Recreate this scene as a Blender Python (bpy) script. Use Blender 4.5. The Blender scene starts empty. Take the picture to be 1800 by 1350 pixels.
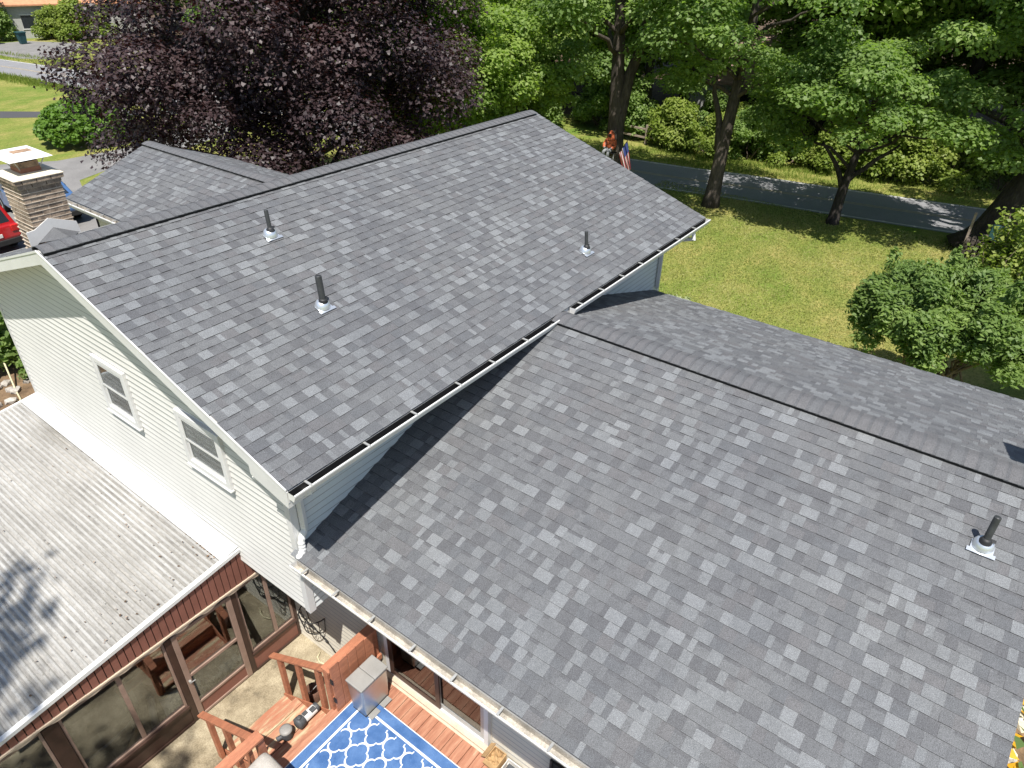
import bpy, bmesh, math, random
import numpy as np
from mathutils import Vector, Matrix

rnd = random.Random(7)
rng = np.random.default_rng(11)
scene = bpy.context.scene
COL = scene.collection
E = 5.10            # height of the upper eave above the ground

# ------------------------------------------------------------------ camera
CAMLOC = Vector((-3.0136, -5.0086, 9.9346))
yaw, pitch, roll = 0.62677, 0.57573, 0.02158
fwd = Vector((math.cos(yaw)*math.cos(pitch), math.sin(yaw)*math.cos(pitch), -math.sin(pitch)))
rgt0 = fwd.cross(Vector((0, 0, 1))).normalized(); up0 = rgt0.cross(fwd)
rgt = math.cos(roll)*rgt0 + math.sin(roll)*up0
upv = -math.sin(roll)*rgt0 + math.cos(roll)*up0
cam_d = bpy.data.cameras.new('camera'); cam = bpy.data.objects.new('camera', cam_d); COL.objects.link(cam)
cam_d.sensor_width = 36; cam_d.lens = 24.394; cam_d.clip_end = 2000; cam_d.clip_start = .05
Mx = Matrix((( rgt.x, upv.x, -fwd.x, CAMLOC.x), (rgt.y, upv.y, -fwd.y, CAMLOC.y), (rgt.z, upv.z, -fwd.z, CAMLOC.z), (0, 0, 0, 1)))
cam.matrix_world = Mx
scene.camera = cam

# ------------------------------------------------------------------ world, sun, exposure
SUN_D = Vector((.345, .25, -.905)).normalized()
wd = bpy.data.worlds.new('World'); scene.world = wd; wd.use_nodes = True
nt = wd.node_tree; nt.nodes.clear()
sky = nt.nodes.new('ShaderNodeTexSky'); sky.sky_type = 'NISHITA'; sky.sun_disc = False
sky.sun_elevation = math.radians(65); sky.sun_rotation = math.radians(234); sky.dust_density = 1.0
bg = nt.nodes.new('ShaderNodeBackground'); bg.inputs['Strength'].default_value = .085
wo = nt.nodes.new('ShaderNodeOutputWorld')
nt.links.new(sky.outputs[0], bg.inputs[0]); nt.links.new(bg.outputs[0], wo.inputs[0])
sl = bpy.data.lights.new('sun', 'SUN'); sl.energy = 4.6; sl.angle = math.radians(.55); sl.color = (1, .955, .89)
so = bpy.data.objects.new('sun', sl); COL.objects.link(so); so.rotation_euler = SUN_D.to_track_quat('-Z', 'Y').to_euler(); so.location = (-20, -15, 40)
vs = scene.view_settings
vs.view_transform = 'Standard'; vs.look = 'None'; vs.exposure = .68; vs.gamma = 1; vs.use_curve_mapping = False
scene.cycles.use_denoising = True
scene.cycles.max_bounces = 6; scene.cycles.diffuse_bounces = 3; scene.cycles.glossy_bounces = 3
scene.cycles.transmission_bounces = 4; scene.cycles.transparent_max_bounces = 8
scene.cycles.caustics_reflective = False; scene.cycles.caustics_refractive = False

# ------------------------------------------------------------------ materials
MATS = {}
def nodes(name):
    m = bpy.data.materials.new(name); m.use_nodes = True; MATS[name] = m
    t = m.node_tree; b = t.nodes['Principled BSDF']
    return m, t, b
def nz(t, scale, detail=3, rough=.55, vec=None, dim=None):
    n = t.nodes.new('ShaderNodeTexNoise'); n.inputs['Scale'].default_value = scale
    n.inputs['Detail'].default_value = detail; n.inputs['Roughness'].default_value = rough
    if vec is not None: t.links.new(vec, n.inputs['Vector'])
    return n
def pos(t, scale=(1, 1, 1)):
    g = t.nodes.new('ShaderNodeNewGeometry'); mp = t.nodes.new('ShaderNodeMapping')
    mp.inputs['Scale'].default_value = scale; t.links.new(g.outputs['Position'], mp.inputs['Vector'])
    return mp.outputs[0]
def ramp(t, fac, stops):
    r = t.nodes.new('ShaderNodeValToRGB'); cr = r.color_ramp
    while len(cr.elements) > 1: cr.elements.remove(cr.elements[-1])
    for i, (p, c) in enumerate(stops):
        e = cr.elements[0] if i == 0 else cr.elements.new(p)
        e.position = p; e.color = (*c, 1)
    t.links.new(fac, r.inputs[0]); return r
def mixc(t, fac, a, b, mode='MIX'):
    m = t.nodes.new('ShaderNodeMix'); m.data_type = 'RGBA'; m.blend_type = mode
    if isinstance(fac, (int, float)): m.inputs[0].default_value = fac
    else: t.links.new(fac, m.inputs[0])
    for i, v in ((6, a), (7, b)):
        if isinstance(v, tuple): m.inputs[i].default_value = (*v, 1)
        else: t.links.new(v, m.inputs[i])
    return m.outputs[2]
def bump(t, b, h, strength=.3, dist=.01):
    n = t.nodes.new('ShaderNodeBump'); n.inputs['Strength'].default_value = strength; n.inputs['Distance'].default_value = dist
    t.links.new(h, n.inputs['Height']); t.links.new(n.outputs[0], b.inputs['Normal'])
def sc(c, f): return tuple(min(1, x*f) for x in c)
def mat(name, c, rough=.6, var=.2, scale=6., fine=90., finevar=.12, bstr=.15, bdist=.004, metal=0, spec=.4, stretch=(1, 1, 1), c2=None, coat=0):
    m, t, b = nodes(name); v = pos(t, stretch)
    n1 = nz(t, scale, 4, .6, v); n2 = nz(t, fine, 2, .6, v)
    hi = c2 if c2 else sc(c, 1+var)
    r = ramp(t, n1.outputs[0], [(.32, sc(c, 1-var)), (.68, hi)])
    g = ramp(t, n2.outputs[0], [(.3, (1-finevar,)*3), (.7, (1+finevar,)*3)])
    t.links.new(mixc(t, 1., r.outputs[0], g.outputs[0], 'MULTIPLY'), b.inputs['Base Color'])
    b.inputs['Roughness'].default_value = rough; b.inputs['Metallic'].default_value = metal
    b.inputs['Specular IOR Level'].default_value = spec
    if coat: b.inputs['Coat Weight'].default_value = coat
    if bstr: bump(t, b, n2.outputs[0], bstr, bdist)
    return m
# asphalt shingle granules in several blends
SHADES = []
for i, c in enumerate([(.119, .124, .131), (.106, .110, .117), (.091, .094, .101), (.165, .174, .183), (.143, .151, .159), (.110, .111, .117), (.099, .104, .112)]):
    m, t, b = nodes('shingle_granules_%s' % 'abcdefg'[i]); v = pos(t)
    a = nz(t, 210, 1, .5, v); a2 = nz(t, 95, 2, .6, v); a3 = nz(t, 9, 3, .6, v); a4 = nz(t, .8, 3, .6, v)
    r1 = ramp(t, a.outputs[0], [(.33, (.62,)*3), (.5, (1,)*3), (.66, (1.42,)*3)])
    r2 = ramp(t, a2.outputs[0], [(.3, (.82,)*3), (.7, (1.18,)*3)])
    r3 = ramp(t, a3.outputs[0], [(.3, (.93,)*3), (.7, (1.07,)*3)])
    r4 = ramp(t, a4.outputs[0], [(.3, (.95, .95, .96)), (.7, (1.06, 1.05, 1.03))])
    o = mixc(t, 1., r1.outputs[0], r2.outputs[0], 'MULTIPLY'); o = mixc(t, 1., o, r3.outputs[0], 'MULTIPLY'); o = mixc(t, 1., o, r4.outputs[0], 'MULTIPLY')
    t.links.new(mixc(t, 1., c, o, 'MULTIPLY'), b.inputs['Base Color'])
    b.inputs['Roughness'].default_value = .85; b.inputs['Specular IOR Level'].default_value = .35
    bump(t, b, a.outputs[0], .35, .003); SHADES.append(m)
mat('shingle_edge', (.012, .012, .013), .9, fine=200)
mat('vent_black', (.008, .008, .009), .7)
mat('white_siding', (.63, .622, .595), .5, .05, 1.2, 30, .02, .05, spec=.35)
mat('cream_siding', (.60, .565, .475), .5, .06, 1.5, 30, .02, .05, spec=.35)
mat('blue_white_siding', (.62, .65, .65), .5, .05, 1.5, 30, .02, .05)
mat('siding_lap_shade', (.34, .335, .318), .8, .25, 2)
mat('white_trim', (.62, .62, .61), .4, .05, 3, 60, .03, .03)
mat('gutter_white', (.66, .66, .645), .35, .06, 3, 60, .04, .03)
mat('gutter_inside', (.40, .37, .32), .8, .3, 5, 60, .25, .2)
mat('apron_white', (.50, .50, .49), .5, .08, 3, 60, .04, .03)
mat('flashing', (.72, .76, .80), .32, .06, 6, 60, .05, .02, metal=.75)
mat('rubber', (.022, .023, .025), .55, .2)
mat('pipe_abs', (.045, .048, .05), .45, .2, 10)
mat('brick', (.25, .185, .135), .9, .35, 7, 60, .25, .4, .006, c2=(.40, .31, .23))
mat('mortar', (.48, .41, .33), .9, .15, 12, 90, .15, .4, .006)
mat('concrete_cap', (.66, .60, .47), .85, .12, 6, 80, .1, .3)
mat('clay', (.35, .15, .09), .8, .2)
mat('cap_white', (.78, .78, .76), .4, .12, 9, 60, .06)
mat('rust', (.30, .20, .13), .8, .4, 14)
mat('soffit', (.70, .69, .66), .6, .05)
mat('brown_metal', (.225, .095, .070), .45, .12, 4, 60, .06, .05)
mat('brown_frame', (.055, .030, .022), .45, .2, 5, 60, .1, .08)
mat('tan_frame', (.30, .205, .16), .45, .15, 5, 60, .08, .05)
mat('beige_trim', (.55, .45, .34), .6, .12, 5)
mat('alum_grey', (.42, .42, .40), .4, .1, 5, metal=.3)
mat('orange_wood', (.40, .160, .088), .65, .2, 4, 40, .16, .2, .003, stretch=(.6, 3, 3))
mat('porch_tile', (.20, .14, .10), .7, .25, 2.5, 30, .15, .2)
mat('dark_wood', (.12, .06, .04), .7, .3, 4, 40, .2, .2)
mat('stainless', (.52, .52, .51), .40, .05, 4, 200, .03, .02, metal=1)
mat('grey_lid', (.27, .265, .25), .5, .1, 4, 90, .06, .04)
mat('can_plastic', (.04, .04, .042), .5)
mat('pump_grey', (.07, .075, .08), .55, .25, 12, 60, .15)
mat('pump_white', (.62, .62, .60), .5, .12, 12)
mat('cover_grey', (.40, .375, .34), .85, .12, 5, 70, .12, .3)
mat('cardboard', (.42, .27, .13), .8, .18, 6)
mat('carton_white', (.66, .64, .6), .7, .1)
mat('black_metal', (.012, .012, .013), .5)
mat('wrought_iron', (.02, .019, .018), .6, .3)
mat('plastic_sheet', (.55, .57, .56), .25, .12, 6, 40, .1, .2)
mat('pvc_white', (.68, .65, .58), .5, .08)
mat('hose', (.55, .50, .33), .6, .1)
mat('stone_a', (.36, .33, .29), .9, .3, 5, 40, .2, .4, .01)
mat('dry_wood', (.26, .21, .17), .85, .3, 5, 40, .2, .3, stretch=(1, 1, 4))
mat('bark', (.075, .061, .050), .95, .45, 3, 14, .35, .9, .05, stretch=(1, 1, .25))
mat('bark_dark', (.042, .035, .030), .95, .45, 3, 14, .35, .9, .05, stretch=(1, 1, .25))
mat('twig', (.16, .12, .09), .9, .3)
mat('car_red', (.33, .012, .014), .28, .05, 2, 200, .02, 0, coat=.8)
mat('car_blue', (.055, .12, .26), .28, .05, 2, 200, .02, 0, coat=.8)
mat('car_glass', (.02, .026, .032), .06, .05, 2, 50, .02, 0, spec=.9)
mat('tyre', (.02, .02, .02), .8)
mat('tail_light', (.5, .02, .015), .25)
mat('roof_orange', (.50, .24, .13), .8, .15, 3, 30, .12)
mat('roof_pink', (.30, .20, .175), .85, .2, 2, 20, .15)
mat('house_grey', (.42, .42, .40), .7, .1)
mat('dark_window', (.02, .025, .03), .1)
mat('flag_red', (.30, .025, .03), .7, .1)
mat('flag_white', (.48, .46, .44), .7, .05)
mat('flag_blue', (.03, .045, .16), .7, .1)
mat('jacket_orange', (.16, .03, .015), .85, .1, 16, 60, .1, c2=(.80, .20, .08))
mat('trousers_grey', (.22, .23, .24), .85, .2, 8)
mat('skin_dark', (.05, .03, .025), .6)
mat('yellow_petal', (.55, .28, .012), .6, .15)
mat('soil', (.16, .105, .06), .95, .35, 3, 25, .25, .6, .02)
mat('litter', (.10, .065, .04), .95, .5, 4, 30, .4, .6, .02)
mat('green_bin', (.02, .07, .08), .6)
def glass(name, tint=(.93, .95, .94), gl=.03):
    m, t, b = nodes(name); t.nodes.remove(b); out = t.nodes['Material Output']
    tr = t.nodes.new('ShaderNodeBsdfTransparent'); tr.inputs[0].default_value = (*tint, 1)
    g = t.nodes.new('ShaderNodeBsdfGlossy'); g.inputs['Roughness'].default_value = .02; g.inputs[0].default_value = (.9, .92, .94, 1)
    fr = t.nodes.new('ShaderNodeLayerWeight'); fr.inputs[0].default_value = .25
    ad = t.nodes.new('ShaderNodeMath'); ad.operation = 'MULTIPLY_ADD'; ad.inputs[1].default_value = .8; ad.inputs[2].default_value = gl
    t.links.new(fr.outputs['Fresnel'], ad.inputs[0])
    mx = t.nodes.new('ShaderNodeMixShader'); t.links.new(ad.outputs[0], mx.inputs[0])
    t.links.new(tr.outputs[0], mx.inputs[1]); t.links.new(g.outputs[0], mx.inputs[2]); t.links.new(mx.outputs[0], out.inputs[0])
glass('glass'); glass('glass_dark', (.35, .36, .37), .12)
# corrugated porch roof: weathered white paint with grime
m, t, b = nodes('porch_roof_paint'); v = pos(t, (1, .35, 1)); n1 = nz(t, 1.1, 5, .65, v); n2 = nz(t, 26, 4, .7, pos(t)); n3 = nz(t, 5, 4, .7, pos(t, (4, .5, 1)))
r1 = ramp(t, n1.outputs[0], [(.28, (.20, .185, .155)), (.42, (.34, .33, .31)), (.60, (.46, .455, .44))])
r2 = ramp(t, n2.outputs[0], [(.30, (.55, .53, .48)), (.42, (.95, .95, .94)), (1., (1, 1, 1))])
r3 = ramp(t, n3.outputs[0], [(.32, (.78, .77, .75)), (.55, (1, 1, 1))])
o = mixc(t, 1., r1.outputs[0], r2.outputs[0], 'MULTIPLY'); o = mixc(t, .8, o, r3.outputs[0], 'MULTIPLY')
t.links.new(o, b.inputs['Base Color']); b.inputs['Roughness'].default_value = .45
mat('porch_roof_grime', (.26, .25, .23), .7, .3, 3, 40, .2, .1, stretch=(1, .3, 1))
# concrete slab, patchy
m, t, b = nodes('slab_concrete'); n1 = nz(t, 1.6, 6, .7, pos(t)); n2 = nz(t, 60, 3, .7, pos(t))
r1 = ramp(t, n1.outputs[0], [(.34, (.12, .10, .068)), (.46, (.27, .225, .15)), (.62, (.43, .37, .26))])
r2 = ramp(t, n2.outputs[0], [(.35, (.7, .68, .62)), (.6, (1.08, 1.08, 1.08))])
t.links.new(mixc(t, 1., r1.outputs[0], r2.outputs[0], 'MULTIPLY'), b.inputs['Base Color']); b.inputs['Roughness'].default_value = .9; bump(t, b, n2.outputs[0], .4, .004)
# deck boards: faded red stain with worn streaks
m, t, b = nodes('deck_stain'); n1 = nz(t, 2.2, 5, .65, pos(t, (.7, 5, 1))); n2 = nz(t, 40, 3, .7, pos(t, (.3, 3, 1)))
r1 = ramp(t, n1.outputs[0], [(.30, (.24, .095, .055)), (.46, (.36, .155, .09)), (.62, (.44, .22, .135)), (.72, (.52, .36, .24))])
r2 = ramp(t, n2.outputs[0], [(.3, (.82, .82, .82)), (.7, (1.1, 1.1, 1.1))])
t.links.new(mixc(t, 1., r1.outputs[0], r2.outputs[0], 'MULTIPLY'), b.inputs['Base Color']); b.inputs['Roughness'].default_value = .75; bump(t, b, n2.outputs[0], .25, .003)
# worn steps
m, t, b = nodes('step_stain'); n1 = nz(t, 3.2, 5, .65, pos(t, (.7, 4, 1))); n2 = nz(t, 40, 3, .7, pos(t, (.3, 3, 1)))
r1 = ramp(t, n1.outputs[0], [(.36, (.38, .15, .085)), (.5, (.40, .20, .12)), (.58, (.46, .36, .22)), (.7, (.52, .44, .30))])
r2 = ramp(t, n2.outputs[0], [(.3, (.82, .82, .82)), (.7, (1.1, 1.1, 1.1))])
t.links.new(mixc(t, 1., r1.outputs[0], r2.outputs[0], 'MULTIPLY'), b.inputs['Base Color']); b.inputs['Roughness'].default_value = .75
# coursed brickwork (chimney outside the frame)
m, t, b = nodes('brickwork'); g_ = t.nodes.new('ShaderNodeNewGeometry'); sx = t.nodes.new('ShaderNodeSeparateXYZ'); t.links.new(g_.outputs['Position'], sx.inputs[0])
ad_ = t.nodes.new('ShaderNodeMath'); t.links.new(sx.outputs[0], ad_.inputs[0]); t.links.new(sx.outputs[1], ad_.inputs[1]); cb_ = t.nodes.new('ShaderNodeCombineXYZ'); t.links.new(ad_.outputs[0], cb_.inputs[0]); t.links.new(sx.outputs[2], cb_.inputs[1])
bt_ = t.nodes.new('ShaderNodeTexBrick'); bt_.inputs['Scale'].default_value = 1; bt_.inputs['Brick Width'].default_value = .207; bt_.inputs['Row Height'].default_value = .072; bt_.inputs['Mortar Size'].default_value = .006
for k_, c_ in (('Color1', (.25, .17, .12, 1)), ('Color2', (.34, .25, .19, 1)), ('Mortar', (.55, .48, .4, 1))): bt_.inputs[k_].default_value = c_
t.links.new(cb_.outputs[0], bt_.inputs[0]); t.links.new(bt_.outputs[0], b.inputs['Base Color']); b.inputs['Roughness'].default_value = .9; bump(t, b, bt_.outputs['Fac'], -.6, .008)
# rug
mat('rug_blue', (.045, .12, .30), .9, .12, 5, 120, .2, .3, c2=(.09, .18, .37))
mat('rug_white', (.66, .68, .70), .9, .08, 12, 120, .1, .2)
# lawn
m, t, b = nodes('lawn'); n0 = nz(t, .16, 4, .6, pos(t)); n1 = nz(t, .55, 5, .65, pos(t, (1, 1.6, 1))); n2 = nz(t, 7, 5, .8, pos(t)); n3 = nz(t, 30, 3, .75, pos(t))
r0 = ramp(t, n0.outputs[0], [(.38, (.133, .198, .038)), (.52, (.232, .242, .070)), (.64, (.34, .285, .120))])
r1 = ramp(t, n1.outputs[0], [(.40, (.120, .200, .036)), (.53, (.225, .245, .072)), (.66, (.37, .31, .14))])
r2 = ramp(t, n2.outputs[0], [(.3, (.52, .58, .46)), (.7, (1.35, 1.3, 1.25))])
r3 = ramp(t, n3.outputs[0], [(.3, (.50, .54, .45)), (.7, (1.4, 1.36, 1.3))])
o = mixc(t, .5, r0.outputs[0], r1.outputs[0]); o = mixc(t, 1., o, r2.outputs[0], 'MULTIPLY'); o = mixc(t, 1., o, r3.outputs[0], 'MULTIPLY')
t.links.new(o, b.inputs['Base Color']); b.inputs['Roughness'].default_value = .9; b.inputs['Specular IOR Level'].default_value = .15; bump(t, b, n3.outputs[0], .8, .03)
# asphalt
def asphalt(name, c, streak=.1):
    m, t, b = nodes(name); n1 = nz(t, .8, 5, .65, pos(t)); n2 = nz(t, 45, 3, .7, pos(t))
    r1 = ramp(t, n1.outputs[0], [(.3, sc(c, 1-streak)), (.7, sc(c, 1+streak))]); r2 = ramp(t, n2.outputs[0], [(.3, (.8,)*3), (.7, (1.2,)*3)])
    t.links.new(mixc(t, 1., r1.outputs[0], r2.outputs[0], 'MULTIPLY'), b.inputs['Base Color']); b.inputs['Roughness'].default_value = .85; bump(t, b, n2.outputs[0], .4, .006)
asphalt('road_asphalt', (.21, .212, .222)); asphalt('drive_asphalt', (.19, .185, .18), .18); asphalt('dark_asphalt', (.06, .06, .064))
mat('road_white', (.55, .55, .53), .7, .2, 4, 40, .15); mat('road_yellow', (.36, .30, .20), .7, .25, 4, 40, .15)
def leafmat(name, c0, c1, c2, trans=.3, rough=.45, spec=.4, tcol=None):
    m, t, b = nodes(name); a = t.nodes.new('ShaderNodeAttribute'); a.attribute_name = 'v'
    r = ramp(t, a.outputs['Fac'], [(0, c0), (.5, c1), (1, c2)])
    t.links.new(r.outputs[0], b.inputs['Base Color']); b.inputs['Roughness'].default_value = rough; b.inputs['Specular IOR Level'].default_value = spec
    tb = t.nodes.new('ShaderNodeBsdfTranslucent')
    if tcol: tb.inputs[0].default_value = (*tcol, 1)
    else: t.links.new(mixc(t, 1., r.outputs[0], (1.5, 1.7, .7), 'MULTIPLY'), tb.inputs[0])
    mx = t.nodes.new('ShaderNodeMixShader'); mx.inputs[0].default_value = trans
    t.links.new(b.outputs[0], mx.inputs[1]); t.links.new(tb.outputs[0], mx.inputs[2]); t.links.new(mx.outputs[0], t.nodes['Material Output'].inputs[0])
leafmat('leaf_purple', (.021, .013, .015), (.040, .024, .026), (.078, .050, .050), .15, .5, .45, (.10, .02, .015))
leafmat('leaf_green', (.11, .175, .050), (.175, .258, .072), (.265, .35, .11), .48, .5, .35)
leafmat('leaf_light', (.14, .22, .052), (.22, .305, .07), (.32, .40, .11), .48, .5, .35)
leafmat('leaf_dark', (.08, .142, .052), (.135, .21, .07), (.20, .28, .095), .46, .5, .35)
leafmat('leaf_yew', (.095, .16, .044), (.15, .225, .058), (.23, .315, .085), .38, .5, .3)
leafmat('leaf_hedge', (.07, .135, .02), (.10, .19, .025), (.15, .25, .04), .3, .5, .3)
leafmat('leaf_lime', (.13, .19, .03), (.20, .26, .05), (.28, .32, .09), .36, .5, .3)
leafmat('leaf_pale', (.20, .25, .10), (.32, .36, .18), (.45, .48, .30), .3, .5, .3)
leafmat('grass_blade', (.13, .20, .03), (.20, .26, .05), (.28, .31, .08), .3, .6, .2)

# ------------------------------------------------------------------ mesh helpers
WL = {}
def put(o, parent=None, loc=(0, 0, 0)):
    COL.objects.link(o); loc = Vector(loc)
    if parent is not None:
        o.parent = parent; o.location = loc - WL[parent.name]
    else: o.location = loc
    WL[o.name] = loc
    return o
def thing(name, label, cat, loc=(0, 0, 0), group=None):
    o = bpy.data.objects.new(name, None); o.empty_display_size = .2; put(o, None, loc); tag(o, label, cat, group); return o
def tag(o, label=None, cat=None, group=None, kind=None):
    if label: o['label'] = label
    if cat: o['category'] = cat
    if group: o['group'] = group
    if kind: o['kind'] = kind
    return o
class MB:
    def __init__(s): s.v = []; s.f = []; s.m = []
    def face(s, pts, m=0):
        i = len(s.v); s.v += [tuple(p) for p in pts]; s.f.append(tuple(range(i, i+len(pts)))); s.m.append(m)
    def hexa(s, p, m=0, skip=()):
        # p: 8 points, bottom ring 0-3 ccw from above, top ring 4-7
        i = len(s.v); s.v += [tuple(q) for q in p]
        for k, f in enumerate(((3, 2, 1, 0), (4, 5, 6, 7), (0, 1, 5, 4), (1, 2, 6, 5), (2, 3, 7, 6), (3, 0, 4, 7))):
            if k in skip: continue
            s.f.append(tuple(i+q for q in f)); s.m.append(m)
        return s
    def box(s, a, b, m=0):
        (x0, y0, z0), (x1, y1, z1) = a, b
        if x0 > x1: x0, x1 = x1, x0
        if y0 > y1: y0, y1 = y1, y0
        if z0 > z1: z0, z1 = z1, z0
        return s.hexa([(x0, y0, z0), (x1, y0, z0), (x1, y1, z0), (x0, y1, z0), (x0, y0, z1), (x1, y0, z1), (x1, y1, z1), (x0, y1, z1)], m)
    def obox(s, c, ax, ay, az, m=0):
        c = Vector(c); ax = Vector(ax); ay = Vector(ay); az = Vector(az)
        return s.hexa([c-ax-ay-az, c+ax-ay-az, c+ax+ay-az, c-ax+ay-az, c-ax-ay+az, c+ax-ay+az, c+ax+ay+az, c-ax+ay+az], m)
    def beam(s, a, b, w, h, m=0, up=(0, 0, 1)):
        a = Vector(a); b = Vector(b); d = (b-a); L_ = d.length; d.normalize()
        sd = d.cross(Vector(up)).normalized(); u = sd.cross(d)
        return s.obox((a+b)/2, d*(L_/2), -sd*(w/2), u*(h/2), m)
    def prism(s, poly, ext, m=0):
        ext = Vector(ext); n = len(poly); i = len(s.v)
        P = [Vector(p) for p in poly]
        s.v += [tuple(p) for p in P] + [tuple(p+ext) for p in P]
        s.f.append(tuple(range(i+n-1, i-1, -1))); s.m.append(m); s.f.append(tuple(range(i+n, i+2*n))); s.m.append(m)
        for k in range(n):
            k2 = (k+1) % n; s.f.append((i+k, i+k2, i+n+k2, i+n+k)); s.m.append(m)
        return s
    def tube(s, pts, r, n=8, m=0, cap=True):
        P = [Vector(p) for p in pts]; R = r if isinstance(r, (list, tuple)) else [r]*len(P)
        i0 = len(s.v); prev = None
        for k, p in enumerate(P):
            d = (P[min(k+1, len(P)-1)] - P[max(k-1, 0)]).normalized()
            a = prev if prev is not None else (Vector((1, 0, 0)) if abs(d.x) < .8 else Vector((0, 1, 0)))
            a = (a - d*a.dot(d)).normalized(); b = d.cross(a); prev = a
            for j in range(n):
                an = 2*math.pi*j/n; s.v.append(tuple(p + (a*math.cos(an) + b*math.sin(an))*R[k]))
        for k in range(len(P)-1):
            for j in range(n):
                j2 = (j+1) % n; s.f.append((i0+k*n+j, i0+k*n+j2, i0+(k+1)*n+j2, i0+(k+1)*n+j)); s.m.append(m)
        if cap:
            s.f.append(tuple(i0+j for j in range(n-1, -1, -1))); s.m.append(m)
            s.f.append(tuple(i0+(len(P)-1)*n+j for j in range(n))); s.m.append(m)
        return s
    def lathe(s, c, prof, n=16, m=0, axis=(0, 0, 1)):
        z = Vector(axis).normalized(); a = Vector((1, 0, 0)) if abs(z.x) < .8 else Vector((0, 1, 0)); a = (a-z*a.dot(z)).normalized(); b = z.cross(a)
        c = Vector(c); i0 = len(s.v)
        for r, h in prof:
            for j in range(n):
                an = 2*math.pi*j/n; s.v.append(tuple(c + z*h + (a*math.cos(an)+b*math.sin(an))*r))
        for k in range(len(prof)-1):
            for j in range(n):
                j2 = (j+1) % n; s.f.append((i0+k*n+j, i0+k*n+j2, i0+(k+1)*n+j2, i0+(k+1)*n+j)); s.m.append(m)
        s.f.append(tuple(i0+(len(prof)-1)*n+j for j in range(n))); s.m.append(m)
        return s
    def mesh(s, name, mats, smooth=False):
        me = bpy.data.meshes.new(name); me.from_pydata(s.v, [], s.f)
        for m in mats: me.materials.append(MATS[m] if isinstance(m, str) else m)
        if len(mats) > 1: me.polygons.foreach_set('material_index', s.m)
        if smooth: me.polygons.foreach_set('use_smooth', [True]*len(s.f))
        me.update(); return me
    def build(s, name, mats, parent=None, smooth=False, bevel=0, loc=(0, 0, 0), seg=2):
        if isinstance(mats, str): mats = [mats]
        o = bpy.data.objects.new(name, s.mesh(name, mats, smooth)); put(o, parent, loc)
        if bevel:
            b = o.modifiers.new('bevel', 'BEVEL'); b.width = bevel; b.segments = seg; b.limit_method = 'ANGLE'
        return o
def box(name, a, b, m, parent=None, bevel=0): return MB().box(a, b).build(name, m, parent, bevel=bevel)
def struct(o): o['kind'] = 'structure'; return o

# fast mesh from numpy: V (n,3), loops per face k
def npmesh(name, V, F, mats, attr=None, midx=None):
    me = bpy.data.meshes.new(name); n, k = F.shape
    me.vertices.add(len(V)); me.vertices.foreach_set('co', V.astype(np.float32).ravel())
    me.loops.add(n*k); me.loops.foreach_set('vertex_index', F.astype(np.int32).ravel())
    me.polygons.add(n); me.polygons.foreach_set('loop_start', np.arange(0, n*k, k, dtype=np.int32))
    for m in mats: me.materials.append(MATS[m])
    if midx is not None: me.polygons.foreach_set('material_index', midx.astype(np.int32))
    if attr is not None:
        at = me.attributes.new('v', 'FLOAT', 'FACE'); at.data.foreach_set('value', attr.astype(np.float32))
    me.update(calc_edges=True); return me
LEAF4 = np.array([(0, 0, 0), (.42, .45, .06), (0, 1, -.05), (-.42, .45, .06)])
LEAF6 = np.array([(0, 0, 0), (.55, .25, .05), (.30, .50, 0), (0, 1, -.08), (-.30, .50, 0), (-.55, .25, .05)])
BLADE = np.array([(-.06, 0, 0), (.06, 0, 0), (.03, .6, .05), (0, 1, .2)])
def leaves(C, N, size, shape, upb=.0, seed=0, var=None, align=None):
    r = np.random.default_rng(seed); n = len(C)
    N = N / (np.linalg.norm(N, axis=1, keepdims=True)+1e-9)
    T = r.normal(size=(n, 3)) if align is None else align + .35*r.normal(size=(n, 3))
    T -= N*(T*N).sum(1, keepdims=True); T /= np.linalg.norm(T, axis=1, keepdims=True)+1e-9
    B = np.cross(N, T); s = size*(.55+.9*r.random(n))
    k = len(shape); V = np.empty((n, k, 3))
    for j, (a, b, c) in enumerate(shape):
        V[:, j] = C + (B*a + T*(b-.4) + N*c)*s[:, None]
    F = np.arange(n*k).reshape(n, k)
    return V.reshape(-1, 3), F

# ------------------------------------------------------------------ tree generator (local coordinates, origin at the base)
def blob_cloud(blobs, nleaf, seed, flat=.75, shell=.55, updir=.7):
    r = np.random.default_rng(seed); B = np.array(blobs, float)
    area = (B[:, 3]*B[:, 4] + B[:, 3]*B[:, 5]); pick = r.choice(len(B), nleaf, p=area/area.sum())
    d = r.normal(size=(nleaf, 3)); d /= np.linalg.norm(d, axis=1, keepdims=True)
    low = (d[:, 2] < -.25) & (r.random(nleaf) < .6); d[low, 2] *= -1
    rad = shell + (1-shell)*r.random(nleaf)**.6; rad *= 1 + .10*r.normal(size=nleaf)
    P = B[pick, :3] + d*rad[:, None]*B[pick, 3:6]
    N = d*.55 + r.normal(size=(nleaf, 3))*.42 + np.array([0, 0, updir])
    tone = r.random(len(B))[pick]*.5 + r.random(nleaf)*.5
    return P, N, tone
def envelope(c, a, nb, rb, seed, lower=-.5, inner=.35, flat=.6):
    r = np.random.default_rng(seed); out = []
    for i in range(nb):
        while True:
            d = r.normal(size=3); d /= np.linalg.norm(d)
            if d[2] > lower: break
        f = 1-.25*r.random() if r.random() > inner else .35+.4*r.random()
        s = rb*(.65+.7*r.random())
        out.append((c[0]+d[0]*a[0]*f, c[1]+d[1]*a[1]*f, c[2]+d[2]*a[2]*f, s, s, s*flat))
    return out
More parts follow.
